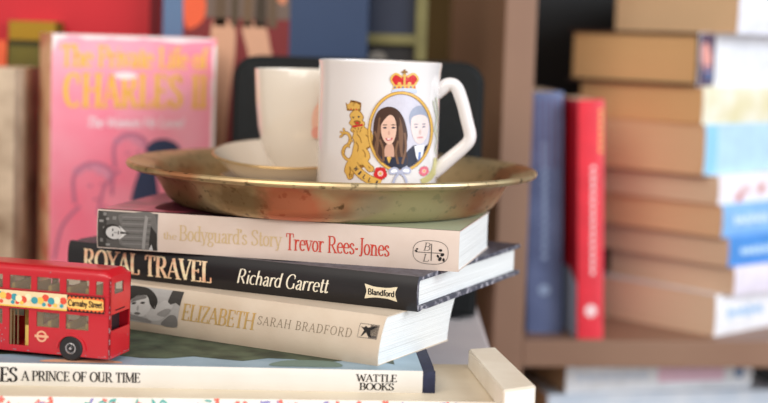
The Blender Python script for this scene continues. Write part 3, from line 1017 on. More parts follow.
for sgn in (-1, 1):
    d.add(crom([(192, 344), (192 + sgn * 14, 330), (192 + sgn * 34, 336), (192 + sgn * 32, 352), (192 + sgn * 12, 352)], 5, True), gry, 6)
    d.add(crom([(192 + sgn * 8, 344), (192 + sgn * 16, 336), (192 + sgn * 28, 340), (192 + sgn * 26, 348)], 5, True), c_white, 7)
    d.many(stroke_polys(crom([(192, 348), (192 + sgn * 14, 362), (192 + sgn * 22, 382)], 5), 3.5, 3.5), gry, 6)
d.add(ell(192, 346, 7, 7, 0, 12), gry, 8)
d.done('bow_print', mug, 'grey ribbon bow')
d = Decal(mug_map, **MK)
for p in ([(300, 120), (306, 150), (312, 180), (306, 215), (314, 250), (306, 290)], [(308, 110), (316, 150), (318, 200), (314, 240)], [(300, 215), (310, 230), (318, 260), (312, 300)]):
    d.many(stroke_polys(crom(p, 5), 2.2, 2.2), ink('pale_green_line', (196, 198, 176), .3), 2)
d.done('supporter_print', mug, 'faint pale figure right of the oval')

# saucers and cup behind the mug
IVORY = mat('ivory_china', (238, 228, 214), 0.16, scale=8, c2=(232, 221, 206), coat=0.5)
GILT = mat('gilt_line', (206, 168, 106), 0.3, 0.6)
SX, SY = -0.066, 1.047
TILT = Matrix.Rotation(R(6.5), 4, 'X')
pl = thing('side_plate', 'small ivory plate lying flat on the brass tray under the saucer', 'plate', (SX + .003, SY - .002, TRZ + .0014 + Z0))
pp = [(0, .001), (.022, 0), (.026, 0), (.030, .002), (.040, .0060), (.0505, .0118), (.0512, .0124), (.0505, .0130), (.040, .0078), (.030, .0042), (.024, .0026), (0, .0026)]
obj('plate_body', lathe(pp, 96), IVORY, pl, True)
obj('gilt_rim', lathe([(.0502, .0129), (.0513, .0128), (.0515, .0122), (.0511, .0119), (.0502, .0129)], 96), GILT, pl, True)
sa = thing('saucer', 'deep ivory saucer with gilt rim, tilted, holding the white cup', 'saucer',
           mtx=Matrix.Translation((SX, SY, TRZ + .0075 + Z0)) @ TILT)
sp = [(0, .001), (.022, 0), (.026, .0004), (.034, .005), (.042, .011), (.049, .0175), (.0532, .0222), (.0540, .0230), (.0532, .0236), (.047, .0185), (.040, .0125), (.032, .0068), (.024, .0030), (0, .0028)]
obj('saucer_body', lathe(sp, 96), IVORY, sa, True)
obj('gilt_rim', lathe([(.0530, .0237), (.0541, .0234), (.0544, .0229), (.0538, .0226), (.0530, .0237)], 96), GILT, sa, True)
cu = thing('tea_cup', 'plain white cup standing in the saucer, behind the mug', 'cup', mtx=Matrix.Translation((-0.0545, 1.052, TRZ + .0140 + Z0)) @ Matrix.Diagonal((1, 1, 1.035, 1)))
cp = [(0, .003), (.016, .003), (.017, 0), (.020, 0), (.0205, .003), (.0225, .006), (.0275, .012), (.0322, .022), (.0350, .034), (.0368, .050), (.0380, .0715), (.0377, .0722), (.0370, .0716), (.0355, .050), (.0335, .034), (.0305, .022), (.025, .013), (.018, .008), (0, .007)]
obj('cup_body', lathe(cp, 96), IVORY, cu, True)
d = Decal(lambda u, v, h: ((.0358 + h + max(0, v - .03) * .08) * sin(u), -(.0358 + h + max(0, v - .03) * .08) * cos(u), v), base=.0004, step=.0002, cutu=.1)
PEACH = ink('peach_print', (240, 190, 166), .3)
d.add(ell(.28, .040, .16, .012), PEACH, 0)
d.add(ell(.33, .052, .10, .010), ink('rose_print', (232, 160, 142), .3), 1)
d.add(ell(.22, .032, .10, .004), ink('rose_print', (232, 160, 142), .3), 1)
d.done('flower_print', cu, 'faint peach flower print')
bm = bmesh.new()
hp = crom([(.034, .060), (.046, .062), (.054, .052), (.050, .036), (.040, .026), (.031, .024)], 6)
rings = []
HB = R(62)
for i, (a, b) in enumerate(hp):
    p0, p1 = hp[max(0, i - 1)], hp[min(len(hp) - 1, i + 1)]
    tx, tz = p1[0] - p0[0], p1[1] - p0[1]
    q = sqrt(tx * tx + tz * tz)
    rg = []
    for k in range(12):
        an = 2 * pi * k / 12
        x, y, z = a - tz / q * .0025 * cos(an), .0032 * sin(an), b + tx / q * .0025 * cos(an)
        rg.append(bm.verts.new((x * cos(HB) - y * sin(HB), x * sin(HB) + y * cos(HB), z)))
    rings.append(rg)
for a, b in zip(rings, rings[1:]):
    for k in range(12):
        bm.faces.new((a[k], a[(k + 1) % 12], b[(k + 1) % 12], b[k]))
bm.faces.new(rings[0])
bm.faces.new(rings[-1][::-1])
bmesh.ops.recalc_face_normals(bm, faces=bm.faces[:])
obj('handle', bm, IVORY, cu, True)

# ------------------------------------------------------------------ toy bus
RED = painted_chips('bus_red_enamel', (190, 16, 34), (140, 120, 122), 0.72)
BL, BWD, BH = 0.0998, 0.0265, 0.0525
WB = -0.1860 + 0.00035           # on the jacket of the white-spined book
ang = math.atan2(0.0178, -0.0667)
# local: x to the front of the bus, y across, away from the viewer, z up   (mirrored frame is avoided below)
ex = Vector((cos(ang), sin(ang), 0))
ey = Vector((0.0065, 0.0246, 0)).normalized()
bus = thing('toy_bus', 'red toy double-decker bus standing on the white-spined book', 'toy bus', mtx=Matrix.Translation((-0.1497, 0.8250, WB + Z0)))


def B(u, v, z):
    p = ex * u + ey * v
    return (p.x, p.y, z)


Zb = 0.0028
zf = lambda f: Zb + (1 - f) * (BH - Zb)      # f = fraction down from the roof


def grid_panel(bm, us, vs, omit, fmap, th):
    """wall with real window openings; fmap(a, b, depth)"""
    keep = {(i, j) for i in range(len(us) - 1) for j in range(len(vs) - 1) if (i, j) not in omit}
    V = {}

    def vert(i, j, k):
        if (i, j, k) not in V:
            V[(i, j, k)] = bm.verts.new(fmap(us[i], vs[j], th * k))
        return V[(i, j, k)]
    for (i, j) in keep:
        for k in (0, 1):
            bm.faces.new([vert(i, j, k), vert(i + 1, j, k), vert(i + 1, j + 1, k), vert(i, j + 1, k)])
        for (di, dj), (a, b) in {(-1, 0): ((i, j), (i, j + 1)), (1, 0): ((i + 1, j), (i + 1, j + 1)), (0, -1): ((i, j), (i + 1, j)), (0, 1): ((i, j + 1), (i + 1, j + 1))}.items():
            if (i + di, j + dj) not in keep:
                bm.faces.new([vert(*a, 0), vert(*b, 0), vert(*b, 1), vert(*a, 1)])


ux = [0, .0046, .0092, .0132, .0274, .0312, .0455, .0490, .0502, .0626, .0640, .0668, .0770, .0800, .0930, BL]
cols = {'s': 1, 'w1': 3, 'w2': 5, 'd': 8, 'w4': 11, 'w5': 13}
zs = [zf(1.0), zf(.93), zf(.695), zf(.525), zf(.49), zf(.285), zf(.125), zf(.09)]
omit = set()
for i in (1, 3, 5, 11, 13):
    omit.add((i, 5))                     # upper deck windows
omit |= {(7, 5), (8, 5)}
for i in (3, 5, 11, 13):
    omit.add((i, 2))                     # lower deck windows
omit |= {(8, 1), (8, 2), (8, 3)}         # door
bm = bmesh.new()
grid_panel(bm, ux, zs, omit, lambda a, b, k: B(a, k, b), .0011)
grid_panel(bm, ux, zs, omit - {(8, 1), (8, 3)}, lambda a, b, k: B(a, BWD - k, b), .0011)
vr = [0, .0015, .0050, .0170, BWD - .0015, BWD]
zr = [zf(1.0), zf(.685), zf(.50), zf(.435), zf(.42), zf(.275), zf(.145), zf(.09)]
grid_panel(bm, vr, zr, {(1, 1), (2, 1), (3, 1), (2, 5)}, lambda a, b, k: B(k, a, b), .0011)
grid_panel(bm, vr, zr, {(1, 1), (2, 1), (3, 1), (2, 5), (1, 5), (3, 5)}, lambda a, b, k: B(BL - k, a, b), .0011)
# decks, floor
for z0, z1 in ((zf(.985), zf(.965)), (zf(.475), zf(.455))):
    vs = [bm.verts.new(B(a, b, z)) for z in (z0, z1) for a, b in ((.0011, .0011), (BL - .0011, .0011), (BL - .0011, BWD - .0011), (.0011, BWD - .0011))]
    for f in ((0, 1, 2, 3), (7, 6, 5, 4), (0, 4, 5, 1), (1, 5, 6, 2), (2, 6, 7, 3), (3, 7, 4, 0)):
        bm.faces.new([vs[k] for k in f])
# domed roof
nu, nv = 24, 18
rz0, rh = zf(.09), zf(0) - zf(.09)
G = []
for i in range(nu + 1):
    u = BL * (i / nu)
    e = min(u, BL - u) / .004
    k = sqrt(max(0, 1 - (1 - min(1, e)) ** 2)) if e < 1 else 1
    row = []
    for j in range(nv + 1):
        a = pi * j / nv
        y = BWD / 2 - BWD / 2 * math.copysign(abs(cos(a)) ** .45, cos(a))
        z = rz0 + rh * (abs(sin(a)) ** .6) * (.25 + .75 * k if 0 < j < nv else 1)
        row.append(bm.verts.new(B(u, y, z)))
    G.append(row)
for i in range(nu):
    for j in range(nv):
        bm.faces.new((G[i][j], G[i + 1][j], G[i + 1][j + 1], G[i][j + 1]))
bm.faces.new(G[0])
bm.faces.new(G[-1][::-1])
# belt mouldings on the near side and the rear seam
for f0, f1 in ((.505, .492), (.288, .278)):
    vs = [bm.verts.new(B(a, b, z)) for z in (zf(f0), zf(f1)) for a, b in ((.0002, -.0005), (BL - .0002, -.0005), (BL - .0002, .0005), (.0002, .0005))]
    for f in ((0, 1, 2, 3), (7, 6, 5, 4), (0, 4, 5, 1), (1, 5, 6, 2), (2, 6, 7, 3), (3, 7, 4, 0)):
        bm.faces.new([vs[k] for k in f])
# wheel arches
for wu in (.0237, .0850):
    r0, r1 = .0080, .0094
    for k in range(14):
        a0, a1 = pi * k / 14, pi * (k + 1) / 14
        q = [(r, a, y) for y in (-.0007, .0004) for r, a in ((r0, a0), (r1, a0), (r1, a1), (r0, a1))]
        vs = [bm.verts.new(B(wu + r * cos(a), y, max(.0030, .0066 + r * sin(a) * .95))) for r, a, y in q]
        for f in ((0, 1, 2, 3), (7, 6, 5, 4), (0, 4, 5, 1), (1, 5, 6, 2), (2, 6, 7, 3), (3, 7, 4, 0)):
            try:
                bm.faces.new([vs[k] for k in f])
            except ValueError:
                pass
bmesh.ops.recalc_face_normals(bm, faces=bm.faces[:])
obj('bus_body', bm, RED, bus, True)
# glazing
m = bpy.data.materials.new('toy_window_plastic')
m.use_nodes = True
nt = m.node_tree
pb = nt.nodes['Principled BSDF']
pb.inputs['Base Color'].default_value = lin((140, 130, 114))
pb.inputs['Roughness'].default_value = .2
pb.inputs['Alpha'].default_value = .34
GLS = m


def pane(u0, u1, z0, z1, y):
    bm = bmesh.new()
    vs = [bm.verts.new(B(a, b, z)) for z in (z0, z1) for a, b in ((u0, y), (u1, y), (u1, y + .0003), (u0, y + .0003))]
    for f in ((0, 1, 2, 3), (7, 6, 5, 4), (0, 4, 5, 1), (1, 5, 6, 2), (2, 6, 7, 3), (3, 7, 4, 0)):
        bm.faces.new([vs[k] for k in f])
    bmesh.ops.recalc_face_normals(bm, faces=bm.faces[:])
    return bm


for i, j in sorted(omit):
    if j in (5, 2) and i not in (7, 8):
        obj('window_pane', pane(ux[i], ux[i + 1], zs[j], zs[j + 1], .0006), GLS, bus)
obj('window_pane', pane(ux[7], ux[9], zs[5], zs[6], .0006), GLS, bus)
# seats
YEL = mat('yellow_seat_plastic', (236, 208, 110), 0.45, scale=50, c2=(226, 196, 100))


def ubox(bm, u0, u1, v0, v1, z0, z1):
    vs = [bm.verts.new(B(a, b, z)) for z in (z0, z1) for a, b in ((u0, v0), (u1, v0), (u1, v1), (u0, v1))]
    for f in ((3, 2, 1, 0), (4, 5, 6, 7), (0, 1, 5, 4), (1, 2, 6, 5), (2, 3, 7, 6), (3, 0, 4, 7)):
        bm.faces.new([vs[k] for k in f])


for deck, zt in ((0, zf(.965)), (1, zf(.455))):
    for k in range(7):
        u = .0145 + k * .0115
        if deck == 0 and .044 < u + .004 and u < .064:
            continue
        bm = bmesh.new()
        hh = .0135 if deck == 0 else .0062
        ubox(bm, u, u + .0075, .0022, BWD - .0022, zt, zt + hh)
        ubox(bm, u, u + .0020, .0022, BWD - .0022, zt + hh, zt + hh + (.0030 if deck == 0 else .0052))
        bmesh.ops.recalc_face_normals(bm, faces=bm.faces[:])
        bmesh.ops.bevel(bm, geom=bm.edges[:], offset=.0003, segments=2, affect='EDGES')
        obj('seat', bm, YEL, bus)
bm = bmesh.new()
ubox(bm, .0506, .0555, .0060, .0080, zf(.95), zf(.72))
ubox(bm, .0506, .0622, .0180, .0190, zf(.95), zf(.52))
obj('stair_panel', bm, YEL, bus)
bm = bmesh.new()
ubox(bm, .0062, .0072, .0013, BWD - .0013, zf(.96), zf(.48))
obj('shade_panel', bm, mat('dark_shade_panel', (40, 16, 20), .6), bus)  # added dark panel standing in for shade inside the lower deck
vs_ = [(.0004, .0050, zf(.275)), (.0004, .0170, zf(.275)), (.0004, .0170, zf(.145)), (.0004, .0050, zf(.145))]
bm = bmesh.new()
f1 = [bm.verts.new(B(*p)) for p in vs_]
f2 = [bm.verts.new(B(p[0] + .0003, p[1], p[2])) for p in vs_]
bm.faces.new(f1)
bm.faces.new(f2[::-1])
for k in range(4):
    bm.faces.new((f1[k], f2[k], f2[(k + 1) % 4], f1[(k + 1) % 4]))
bmesh.ops.recalc_face_normals(bm, faces=bm.faces[:])
obj('window_pane', bm, GLS, bus)
bm = bmesh.new()
for u in (.0572, .0596):
    ubox(bm, u, u + .0006, .0010, .0016, zf(.93), zf(.49))
ubox(bm, .0612, .0624, .0006, .0012, zf(.93), zf(.49))
obj('door_rail', bm, mat('bronze_rail', (120, 96, 66), .4), bus)
# wheels
TYRE = mat('black_tyre', (26, 25, 28), .55)
CHROME = mat('chrome_hub', (206, 204, 206), .25, .85)
for wu in (.0237, .0850):
    for side in (0, 1):
        yv = .0004 if side == 0 else BWD - .0004
        s = 1 if side == 0 else -1
        wm = Matrix.Translation(Vector(B(wu, yv, .0072))) @ Matrix(((ex.x, 0, -ey.x * s, 0), (ex.y, 0, -ey.y * s, 0), (0, 1, 0, 0), (0, 0, 0, 1)))
        tb = lathe([(.0030, .0004), (.0036, .0011), (.0064, .0013), (.0072, .0005), (.0072, -.0036), (.0066, -.0042), (.0030, -.0042), (.0030, .0004)], 40)
        bmesh.ops.transform(tb, matrix=wm, verts=tb.verts[:])
        bmesh.ops.recalc_face_normals(tb, faces=tb.faces[:])
        w = obj('wheel', tb, TYRE, bus, True)
        hb = lathe([(0, .0016), (.0007, .0016), (.0009, .0008), (.0023, .0004), (.0028, .0012), (.0032, .0011), (.0031, -.003), (0, -.003)], 32)
        bmesh.ops.transform(hb, matrix=wm, verts=hb.verts[:])
        bmesh.ops.recalc_face_normals(hb, faces=hb.faces[:])
        obj('hub', hb, CHROME, w, True)
        rb2 = lathe([(.0010, .00075), (.0010, .00095), (.0022, .00060), (.0022, .00040), (.0010, .00075)], 32)
        bmesh.ops.transform(rb2, matrix=wm, verts=rb2.verts[:])
        obj('hub_recess', rb2, TYRE, w, True)
# advert band
d = Decal(lambda u, z, h: B(u, -.0006 - h, z), base=.0001, step=.00006)
b0, b1 = zf(.487), zf(.300)
ADC = ink('advert_cream', (238, 214, 168))
d.rect(.0034, BL - .004, b0, b1, ADC, 0)
hb_ = b1 - b0
d.rect(.0034, .0262, b0, b1, INKB, 1)
zig = []
for k in range(19):
    zig.append((.0038 + k * .00122, b1 - (.0004 if k % 2 else .0016)))
for k in range(18, -1, -1):
    zig.append((.0038 + k * .00122, b0 + (.0004 if k % 2 else .0016)))
for k in range(18):
    d.add([zig[k], zig[k + 1], zig[-2 - k], zig[-1 - k]], ink('burst_orange', (238, 110, 56)), 2)
d.add(crom([(.0046, b0 + .0022), (.0150, b0 + .0017), (.0252, b0 + .0023), (.0260, b0 + hb_ / 2), (.0250, b1 - .0024), (.0150, b1 - .0018), (.0050, b1 - .0022), (.0042, b0 + hb_ / 2)], 5, True), ink('burst_yellow', (250, 200, 110)), 3)
# lettering reads left to right for the viewer: u runs the other way
for p in text_polys('Carnaby Street', -.0254, -.0046, b0 + hb_ * .36, hb_ * .36, .2, .8, serif=False):
    d.add([(-a, c) for a, c in p], INKB, 5)
rnd = random.Random(11)
bc = [ink('balloon_red', (226, 84, 62)), ink('balloon_teal', (66, 156, 168)), ink('balloon_cream', (248, 232, 190)), ink('balloon_yellow', (240, 196, 90))]
u = .0285
k = 0
while u < BL - .006:
    zc = b0 + hb_ * rnd.uniform(.48, .74)
    d.add(ell(u, zc, .0021, .0020, 0, 20), bc[(0, 2, 1, 0, 3, 1, 2)[k % 7]], 2 + k % 3)
    if rnd.random() < .6:
        d.add(ell(u + .001, b0 + hb_ * .28, .0012, .0011, 0, 16), bc[(1, 3, 0)[k % 3]], 2 + (k + 1) % 3)
    u += rnd.uniform(.0028, .0040)
    k += 1
d.rect(.0262, BL - .004, b0, b0 + hb_ * .10, bc[3], 1)
d.done('advert_band', bus, 'cream advert strip with coloured balloons')
# roundel badge
d = Decal(lambda u, z, h: B(u, -h, z), base=.0001)
rc, rzz = .0420, zf(.805)
ra, rb_ = ell(rc, rzz, .0033, .0033, 0, 32), ell(rc, rzz, .0022, .0022, 0, 32)
BGD = ink('badge_cream', (232, 176, 140))
for k in range(32):
    j = (k + 1) % 32
    d.add([ra[k], ra[j], rb_[j], rb_[k]], BGD, 0)
d.rect(rc - .0043, rc + .0043, rzz - .0007, rzz + .0007, BGD, 1)
d.done('roundel_badge', bus, 'cream ring-and-bar badge')
# paint chips along the rear edges
d = Decal(lambda u, z, h: B(u, -h, z), base=.0001)
CHIP = ink('bare_metal', (164, 140, 146), .4, .3)
rnd = random.Random(8)
for k in range(18):
    z = rnd.uniform(Zb, zf(.08))
    s = rnd.uniform(.0002, .00055)
    d.add(ell(rnd.uniform(.0001, .0006), z, s * .7, s * rnd.uniform(.8, 2.4), 0, 8), CHIP, 0)
for k in range(16):
    d.add(ell(rnd.uniform(.001, .06), zf(.985) + rnd.uniform(0, .0005), rnd.uniform(.0003, .0010), .00028, 0, 8), CHIP, 0)
for k in range(8):
    d.add(ell(rnd.uniform(.064, .071), rnd.uniform(zf(.95), zf(.6)), .00035, .0004, 0, 8), CHIP, 0)
d.done('paint_chips', bus, 'bare metal chips in the red paint')
d = Decal(lambda v, z, h: B(-h, v, z), base=.0001)
d.rect(.0060, .0190, zf(.468), zf(.452), ink('seam_dark', (70, 10, 16)), 0)
d.done('rear_seam', bus)
d = Decal(lambda v, z, h: B(-h, v, z), base=.0001)
for k in range(14):
    d.add(ell(rnd.uniform(.001, .025), zf(.985) + rnd.uniform(0, .0006), rnd.uniform(.0003, .0008), .0003, 0, 8), CHIP, 1)
d.done('paint_chips', bus, 'bare metal chips along the rear lower edge')

# ------------------------------------------------------------------ behind the pile, on the table
# pink book, front cover to the camera
PK = mat('pink_jacket', (246, 116, 140), 0.6, scale=7, c2=(250, 176, 190), coat=0.05)
pk = book('pink jacketed book with yellow title standing upright, left behind the tray', frame_front_up(-0.2614, 1.170, TZ, 28), 0.2115, 0.035, 0.1365,
          mat('faded_tan_spine', (214, 168, 132), 0.6, scale=40, c2=(190, 110, 84), lo=.45, hi=.7), PG_PALE, front=PK, backm=PK, b=0.002,
          edge=mat('worn_white_edge', (244, 228, 222), .8))
fm = front_map
d = Decal(fm, base=.0003, step=.0001)
YT = ink('title_yellow', (250, 194, 66))
d.many(text_polys('The Private Life of', .0070, .1290, .1865, .0165, .17, .4), YT)
d.many(text_polys('CHARLES II', .0100, .1300, .1550, .0255, .2, .35, track=.07), YT)
d.done('title_lettering', pk, 'yellow title lettering')
d = Decal(fm, base=.0003, step=.0001)
d.many(text_polys('The Women He Loved', .0280, .1090, .1385, .0080, .17, .6, serif=False, shear=.25), ink('white_script', (252, 230, 234)))
d.done('subtitle_lettering', pk, 'white slanted subtitle lettering')
# worn white edge of the jacket
rnd = random.Random(2)
d = Decal(fm, base=.0003, step=.0001)
WE = ink('worn_paper', (248, 232, 228))
pts = [(.0002, .2112)] + [(.0002 + .0016 * k * 4.19, .2112 - rnd.uniform(.0008, .0042)) for k in range(21)] + [(.1362, .2112)]
for k in range(1, len(pts) - 2):
    d.add([(pts[k][0], .2112), (pts[k + 1][0], .2112), pts[k + 1], pts[k]], WE, 0)
for k in range(14):
    z0_, z1_ = .010 + k * .014, .010 + (k + 1) * .014
    a, c = rnd.uniform(.0015, .0035), rnd.uniform(.0015, .0035)
    d.add([(.1364, z0_), (.1364, z1_), (.1364 - c, z1_), (.1364 - a, z0_)], WE, 0)
d.add([(.0003, .2110), (.0060, .2110), (.0003, .1960)], WE, 1)
d.done('worn_edge', pk, 'scuffed white edge of the jacket')
d = Decal(fm, base=.0003, step=.0001)
d.add(crom([(.050, .1805), (.058, .1825), (.067, .1815), (.0695, .1790), (.062, .1770), (.054, .1775)], 4, True), WE, 2)
d.done('torn_patch', pk, 'white scuff under the first title line')
# drawing of two women's heads and a dark hat
d = Decal(fm, base=.0003, step=.0001)
DR, DR2 = ink('rose_line', (196, 116, 142)), ink('mauve_shade', (226, 146, 168))
for hx, hy, s in ((.036, .090, 1.0), (.066, .116, .85)):
    d.many(stroke_polys(crom([(hx - .016 * s, hy - .012 * s), (hx - .017 * s, hy + .010 * s), (hx - .004 * s, hy + .020 * s), (hx + .013 * s, hy + .014 * s), (hx + .014 * s, hy - .006 * s)], 6), .0014, .0014), DR, 1)
    for k in range(5):
        d.add(ell(hx - .014 * s + k * .006 * s, hy + .014 * s + .004 * sin(k), .0045 * s, .0036 * s, 20 * k, 12), DR2, 0)
    d.add(ell(hx - .004 * s, hy + .002 * s, .0022, .0009, 0, 8), DR, 1)
    d.add(ell(hx + .006 * s, hy + .003 * s, .0022, .0009, 0, 8), DR, 1)
    d.add(ell(hx + .001 * s, hy - .009 * s, .0024, .0010, 0, 8), DR, 1)
    d.many(stroke_polys(crom([(hx - .012 * s, hy - .014 * s), (hx - .026 * s, hy - .030 * s), (hx - .032 * s, hy - .056 * s)], 6), .0013, .0013), DR, 0)
    d.many(stroke_polys(crom([(hx + .008 * s, hy - .014 * s), (hx + .016 * s, hy - .030 * s), (hx + .030 * s, hy - .040 * s)], 6), .0013, .0013), DR, 0)
d.add(crom([(.078, .119), (.083, .127), (.094, .129), (.104, .125), (.108, .116), (.094, .115)], 5, True), ink('slate_blue', (58, 66, 92)), 2)
d.add(crom([(.080, .117), (.090, .116), (.087, .100), (.090, .070), (.076, .066), (.066, .074), (.070, .096)], 5, True), ink('slate_blue', (58, 66, 92)), 2)
d.done('cover_drawing', pk, 'rose line drawing of two women and a figure in a dark hat')
strip(pk)

# worn beige book, far left edge
wb_ = book('worn beige book standing at the far left edge, left of the pink book', frame_spine_up(-0.2850, 1.150, TZ, 0, 0), 0.1835, 0.040, 0.10,
           mat('weathered_beige', (206, 184, 158), 0.8, scale=26, c2=(140, 116, 92), lo=.4, hi=.75), PG_PALE, b=0.001)
strip(wb_)
ob = book('olive green book with a gold top band, behind the worn beige book', frame_spine_up(-0.2800, 1.268, TZ, 0, 0), 0.2210, 0.040, 0.036,
          mat('olive_cloth', (104, 94, 10), 0.5, scale=20, c2=(84, 76, 12)), PG_PALE, b=0.001)
d = Decal(spine_map(ob), cutv=0.006)
d.rect(.2050, .2208, .0005, .0395, ink('mustard_band', (160, 122, 24)), 0)
d.rect(.2000, .2050, .0005, .0395, ink('dark_olive', (50, 46, 16)), 0)
d.done('top_band', ob, 'mustard gold band')
strip(ob)
oo = book('orange book just showing at the left picture edge, beside the olive book', frame_spine_up(-0.3215, 1.268, TZ, 0, 0), 0.2040, 0.024, 0.036,
          mat('orange_cover', (232, 96, 50), 0.5), PG_PALE)
strip(oo)
# large red book
rb = book('large plain red book standing at the back, above the pink book', frame_front_up(-0.3700, 1.2975, TZ, 0), 0.300, 0.018, 0.1745,
          mat('red_cloth', (206, 30, 46), 0.55), PG_TAN, front=mat('red_cover', (198, 20, 36), 0.55, scale=6, c2=(188, 16, 32)), hard=True)
d = Decal(fm, base=.0002)
d.rect(.1640, .1740, .001, .299, ink('dark_maroon', (112, 16, 28)), 0)
d.done('dark_edge', rb, 'dark maroon strip along the right edge')
strip(rb)
# blue book with a photograph on its cover
bp = book('tall blue book with a photo of bare legs on its cover, behind the white cup', frame_front_up(-0.1915, 1.2745, TZ, 0), 0.290, 0.018, 0.1735,
          mat('slate_blue_cloth', (70, 92, 132), 0.5), PG_TAN, front=mat('blue_cover', (42, 62, 94), 0.5, scale=7, c2=(36, 54, 84)), hard=True)
d = Decal(fm, base=.0002, step=.0001)
d.rect(.0005, .0175, .001, .289, ink('pale_blue_strip', (94, 118, 150)), 0)
d.rect(.0175, .1075, .060, .289, ink('maroon_print', (120, 44, 44)), 0)
d.rect(.0175, .1075, .229, .289, ink('taupe_print', (110, 92, 82)), 1)
for k, (a, w, c) in enumerate(((.044, .010, (96, 76, 58)), (.058, .006, (78, 64, 46)), (.068, .008, (108, 84, 62)), (.078, .010, (64, 52, 40)), (.089, .008, (98, 78, 60)))):
    d.add([(a, .222), (a + w, .222), (a + w * .9, .289), (a + w * .2, .289)], ink('skirt%d' % k, c), 2)
d.add(crom([(.020, .220), (.034, .226), (.036, .244), (.026, .254), (.018, .250)], 5, True), ink('orange_print', (226, 96, 60)), 2)
d.add(crom([(.042, .224), (.060, .224), (.062, .200), (.058, .160), (.054, .110), (.046, .110), (.044, .170)], 5, True), ink('leg_print', (206, 156, 126)), 2)
d.add(crom([(.068, .224), (.086, .224), (.092, .204), (.094, .190), (.080, .180), (.072, .204)], 5, True), ink('leg_print', (206, 156, 126)), 2)
d.add(crom([(.094, .252), (.104, .244), (.106, .289), (.094, .289)], 5, True), ink('arm_print', (206, 130, 96)), 2)
d.add(crom([(.018, .200), (.040, .196), (.042, .120), (.018, .120)], 5, True), ink('rust_print', (150, 70, 58)), 1)
d.done('cover_photograph', bp, 'printed photograph of a skirt and bare legs')
strip(bp)
# framed picture
fr = thing('framed_picture', 'dark picture in a dull olive frame behind the blue book and mug', 'picture', (-0.025, 1.299, TZ + Z0))
OLV = mat('dull_olive_frame', (120, 112, 66), 0.5, scale=40, c2=(104, 96, 54))
bm = bmesh.new()
for x0, x1, z0, z1 in ((-.06, -.050, 0, .30), (.048, .058, 0, .30), (-.050, .048, 0, .010), (-.050, .048, .290, .30), (-.050, .048, .211, .220)):
    add_box(bm, x0, x1, 0, .014, z0, z1, .001)
obj('frame', bm, OLV, fr)
obj('picture_panel', box(-.050, .048, .006, .012, .220, .290), mat('navy_panel', (30, 38, 58), .5), fr)
obj('picture_panel', box(-.050, .048, .006, .012, .010, .211), mat('black_panel', (30, 26, 26), .5), fr)
d = Decal(lambda u, v, h: (u, .006 - h, v), base=.0002)
d.add(ell(.016, .198, .008, .007), ink('pale_spot', (132, 124, 114)), 0)
d.done('pale_motif', fr)
# black case
cs_ = thing('black_case', 'black round-cornered case standing behind the tray and mug', 'case', (-0.0215, 1.185, TZ + Z0))
CB = mat('black_leatherette', (20, 23, 24), 0.65, scale=300, c2=(15, 17, 18), bump=.1, spec=.3)
bm = bmesh.new()
w2, hC, rC = .0965, .1995, .017
outl = [(-w2, .003), (w2, .003)] + [(w2 - rC + rC * cos(R(a)), hC - rC + rC * sin(R(a))) for a in range(0, 91, 10)] + [(-w2 + rC + rC * cos(R(a)), hC - rC + rC * sin(R(a))) for a in range(90, 181, 10)]
fa = [bm.verts.new((x, -.035, z)) for x, z in outl]
fb = [bm.verts.new((x, .035, z)) for x, z in outl]
bm.faces.new(fa)
bm.faces.new(fb[::-1])
for k in range(len(outl)):
    j = (k + 1) % len(outl)
    bm.faces.new((fa[k], fb[k], fb[j], fa[j]))
bmesh.ops.recalc_face_normals(bm, faces=bm.faces[:])
es = [e for e in bm.edges if abs(e.verts[0].co.y - e.verts[1].co.y) < 1e-6]
bmesh.ops.bevel(bm, geom=es, offset=.004, segments=3, affect='EDGES')
obj('case_body', bm, CB, cs_, True)
for x in (-.08, .08):
    for y in (-.024, .024):
        obj('foot', lathe([(0, 0), (.006, 0), (.006, .004), (0, .004)], 20, None, (x, y, 0)), TYRE, cs_)

# ------------------------------------------------------------------ books on the bookcase
SPG = pages('shelf_grey', (232, 208, 178), (218, 192, 162))
bb = book('upright navy blue book with pale spine marks, between the shelf upright and the red book', frame_spine_up(0.1655, 1.338, SHT, 4, -2.2), 0.2180, 0.0320, 0.13,
          mat('faded_navy', (106, 120, 160), 0.45, scale=24, c2=(84, 96, 134)), SPG, b=0.0015)
d = Decal(spine_map(bb), cutv=0.004)
PB = ink('pale_blue_mark', (150, 168, 200))
rnd = random.Random(4)
for k in range(15):
    u = .070 + k * .0072
    d.add(ell(u, .0165, .0024, .0028, rnd.uniform(0, 90), 8), PB, 0)
d.done('spine_print', bb, 'pale worn spine print')
d = Decal(spine_map(bb), cutv=0.004)
for k in range(5):
    d.rect(.150, .212, .004 + k * .0055, .0055 + k * .0055, ink('plum_mark', (104, 84, 116)), 0)
d.done('plum_stripes', bb)
d = Decal(spine_map(bb), cutv=0.004)
d.add(ell(.040, .0165, .0055, .0055, 0, 14), PB, 0)
d.done('spine_emblem', bb)
strip(bb)
rr = book('upright bright red book with white spine marks, right of the navy book on the shelf', frame_spine_up(0.2000, 1.3200, SHT, 9, -2.4), 0.2130, 0.0235, 0.085,
          mat('bright_red_spine', (232, 44, 62), 0.4, coat=.3), SPG, front=mat('deep_red_cover', (206, 26, 46), 0.4, coat=.3), b=0.0012)
d = Decal(spine_map(rr), cutv=0.004)
WM = ink('white_mark', (248, 214, 214))
for k in range(16):
    u = .060 + k * .0062
    d.add(ell(u, .0100, .0020, .0026, rnd.uniform(0, 90), 8), WM, 0)
d.done('spine_print', rr, 'white worn spine print')
d = Decal(spine_map(rr), cutv=0.004)
